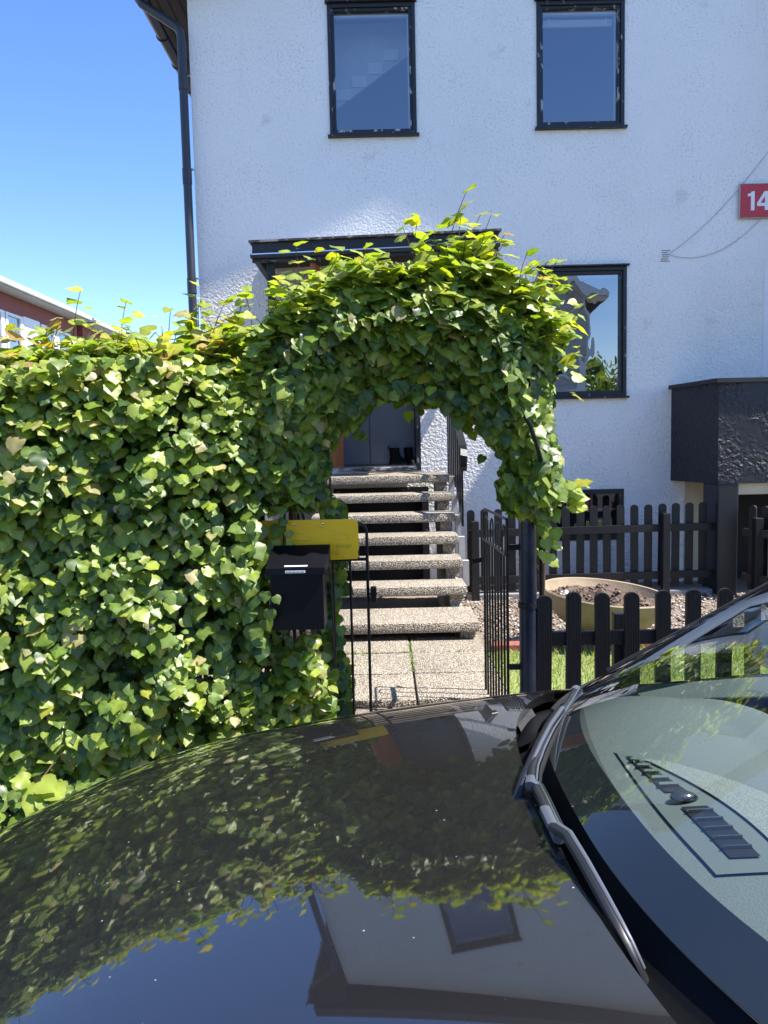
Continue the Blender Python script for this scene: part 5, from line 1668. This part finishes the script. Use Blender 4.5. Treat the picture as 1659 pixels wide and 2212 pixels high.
# dashboard
def dashz(x, y):
    e = max(0, abs(y-CY)-.42)
    z = .752 + .03*sin(min(1, max(0, (x-.36)/.30))*pi*.75) - .9*e*e
    z += .05*math.exp(-((y-.72)/.17)**2-((x-.62)/.10)**2)
    return z - 2.2*max(0, x-.70)**2
def dash(u, w):
    v = 2*w-1
    y = CY+.70*v
    x0_ = .372+.10*abs(v)**2.4
    x = x0_ + (.86-x0_)*u
    return (x, y, dashz(x, y))
da = MB().grid(dash, 40, 60)
da.grid(lambda u, w: (dash(1, w)[0]+.03*u, dash(1, w)[1], dash(1, w)[2]-.30*u), 6, 40)
da.grid(lambda u, w: (dash(0, w)[0]-.05*u, dash(0, w)[1], dash(0, w)[2]-.03*u), 2, 40)
dash_o = da.build('dashboard', MT['dash'], car, True, fix=False)
def onD(x, y, d=.0): return Vector((x, y, dashz(x, y)+d))
# smooth panel with speaker grille and demister slot
PA, PB = Vector((.427, 1.335)), Vector((.447, .965))
def pan(u, w):                       # u along the slot, w away from the screen
    p = PA.lerp(PB, u) + Vector((-.012+.19*w*(.25+.75*sin(pi*min(1, u*1.05)*.62)), .0-.05*w))
    return p
MB().grid(lambda u, w: onD(*pan(-.06+1.12*u, -.10+1.2*w), .004), 24, 14).build('dash_panel', MT['dashsmooth'], dash_o, True, fix=False)
MB().grid(lambda u, w: onD(*pan(.04+.94*u, .42+.54*w), .0075), 24, 10).build('speaker_grille', MT['spk'], dash_o, True, fix=False)
for sg_ in ((.02, .43), (.57, .97)):
    MB().grid(lambda u, w: onD(*pan(sg_[0]+(sg_[1]-sg_[0])*u, .07+.20*w), .0065), 12, 2).build('demister_slot', MT['dark'], dash_o, True, fix=False)
for i in range(5):
    for base in (.08, .62):
        u = base+.072*i
        a = onD(*pan(u, .075), .009); b = onD(*pan(u, .265), .009)
        MB().bar(a, b, .010 if base < .5 else .0035, .004).build('demister_vane', MT['dashsmooth' if base < .5 else 'chrome'], dash_o)
se = bmesh.new(); bmesh.ops.create_uvsphere(se, u_segments=18, v_segments=10, radius=1)
pc = onD(*pan(.50, .16), .008)
for q in se.verts: q.co = pc + Vector((q.co.x*.022, q.co.y*.013, max(0, q.co.z)*.010))
MB().bm(se).build('light_sensor', MT['paint'], dash_o, True)
# steering wheel
stw = MB(); c0 = Vector((.98, .72, .66)); axv = Vector((.85, 0, .42)).normalized(); e1 = Vector((0, 1, 0)); e2 = axv.cross(e1)
stw.tube([c0+(e1*cos(2*pi*k/32)+e2*sin(2*pi*k/32))*.185 for k in range(33)], .014, 8)
swo = stw.build('steering_wheel', MT['plastic'], car, True)
for a in (0, pi, -pi/2): MB().bar(c0, c0+(e1*cos(a)+e2*sin(a))*.18, .03, .014).build('wheel_spoke', MT['plastic'], swo)
MB().tube([c0-axv*.02, c0+axv*.03], .06, 16).build('wheel_hub', MT['plastic'], swo, True)
# seats
for y in (.72, 1.48):
    s = MB().grid(lambda u, w: (1.25+.50*u, y+(w-.5)*.48*(1-.1*u), .22+.06*abs(2*w-1)**3+.03*sin(pi*u)), 8, 10)
    s.grid(lambda u, w: (1.72+.22*u, y+(w-.5)*.46*(1-.3*u*u), .22+.60*u+.0*w), 10, 10)
    s.grid(lambda u, w: (1.84+.22*u, y+(w-.5)*.46*(1-.3*u*u), .22+.60*u), 10, 10)
    s.grid(lambda u, w: (1.72+.22*w+.12*u, y+.23*(1-.3*w*w), .22+.60*w), 1, 10)
    s.grid(lambda u, w: (1.72+.22*w+.12*u, y-.23*(1-.3*w*w), .22+.60*w), 1, 10)
    s.box((1.27, y-.22, -.06), (1.74, y+.22, .20), .03)
    so2 = s.build('seat', MT['seatfab'], car, True, fix=False)
    MB().box((1.92, y-.13, .86), (2.02, y+.13, 1.04), .04).build('headrest', MT['seatfab'], so2, True)
# wheels
wm = MB().lathe([(.19, -.09), (.29, -.095), (WR, -.07), (WR, .07), (.29, .095), (.19, .09)], (0, 0, 0), 40).mesh('tyre', MT['rubber'], smooth=True)
rm_ = MB().lathe([(.0, .06), (.05, .065), (.06, .05), (.17, .07), (.19, .088), (.195, .07), (.19, -.08)], (0, 0, 0), 40)
for k in range(10):
    a = 2*pi*k/10; rm_.bar((.04*cos(a), .04*sin(a), .068), (.18*cos(a), .18*sin(a), .078), .03, .012)
rmm = rm_.mesh('rim', MT['silver'], smooth=True)
for wx in WX:
    for s_ in (1, -1):
        w_ = link('wheel', wm, car); w_.location = Vector((wx, CY+s_*.79, WZ)) - wloc(car); w_.rotation_euler = (-s_*pi/2, 0, 0)
        link('rim', rmm, w_)
# wipers
def strip(pts, w, h, taper=1.0):
    """rounded flat bar through the points"""
    m = MB(); pts = [Vector(p) for p in pts]; n = 10; o = 0
    for i, p in enumerate(pts):
        d = (pts[min(i+1, len(pts)-1)]-pts[max(i-1, 0)]).normalized()
        sd_ = d.cross(Vector((0, 0, 1))).normalized(); u = sd_.cross(d)
        f = 1+(taper-1)*i/(len(pts)-1)
        for k in range(n):
            a = 2*pi*k/n
            c_, s_ = cos(a), sin(a)
            sq = (abs(c_)**3+abs(s_)**3)**(-1/3)
            m.v.append(tuple(p+sd_*(w*f/2*c_*sq)+u*(h/2*s_*sq)))
    for i in range(len(pts)-1):
        for k in range(n):
            m.f.append((i*n+k, i*n+(k+1) % n, (i+1)*n+(k+1) % n, (i+1)*n+k))
    m.f += [tuple(range(n))[::-1], tuple((len(pts)-1)*n+k for k in range(n))]
    return m
def wiper(arm, blade, w, lbl):
    wi = strip(arm, w, .012, .8).build('wiper', MT['plastic'], car, True); wi["label"] = lbl
    strip([Vector(p)+Vector((.004, 0, .0052)) for p in arm[:-1]], w*.46, .005, .6).build('arm_ridge', MT['silver'], wi, True)
    strip(blade, .011, .012).build('blade_spine', MT['plastic'], wi, True)
    strip([Vector(p)+Vector((.008, 0, .002)) for p in blade], .006, .008).build('blade_flap', MT['chrome'], wi, True)
    strip([Vector(p)+Vector((.014, 0, -.006)) for p in blade], .005, .016).build('blade_rubber', MT['rubber'], wi, True)
    for k, L_ in ((0, .012), (len(blade)//2, .026), (len(blade)-1, .012)):
        p = Vector(blade[k]); d = (Vector(blade[min(k+1, len(blade)-1)])-Vector(blade[max(0, k-1)])).normalized()
        strip([p-d*L_, p-d*L_*.6, p+d*L_*.6, p+d*L_], .017, .014).build('blade_clip', MT['silver'], wi, True)
SH = Vector((0, 0, -.02))
def low(l): return [Vector((x*1.039, y*1.039, z-.02)) for x, y, z in l]
wiper(low([(.322, 1.40, .832), (.281, 1.315, .832), (.25, 1.245, .828), (.23, 1.2, .822), (.205, 1.145, .810), (.19, 1.12, .79)]),
      low([(.385, 1.543, .822), (.347, 1.457, .823), (.313, 1.385, .824), (.28, 1.313, .824), (.248, 1.234, .823), (.223, 1.165, .822), (.212, 1.12, .82)]), .017, 'wiper farther from the camera, lying along the screen edge')
wiper(low([(.214, .972, .826), (.225, .945, .828), (.231, .884, .824), (.236, .827, .818), (.242, .788, .808), (.246, .769, .80), (.256, .757, .775), (.27, .745, .74)]),
      low([(.216, 1.12, .816), (.217, 1.078, .816), (.217, 1.015, .816), (.218, .97, .816)]), .015, 'wiper nearer the camera with its silver arm')
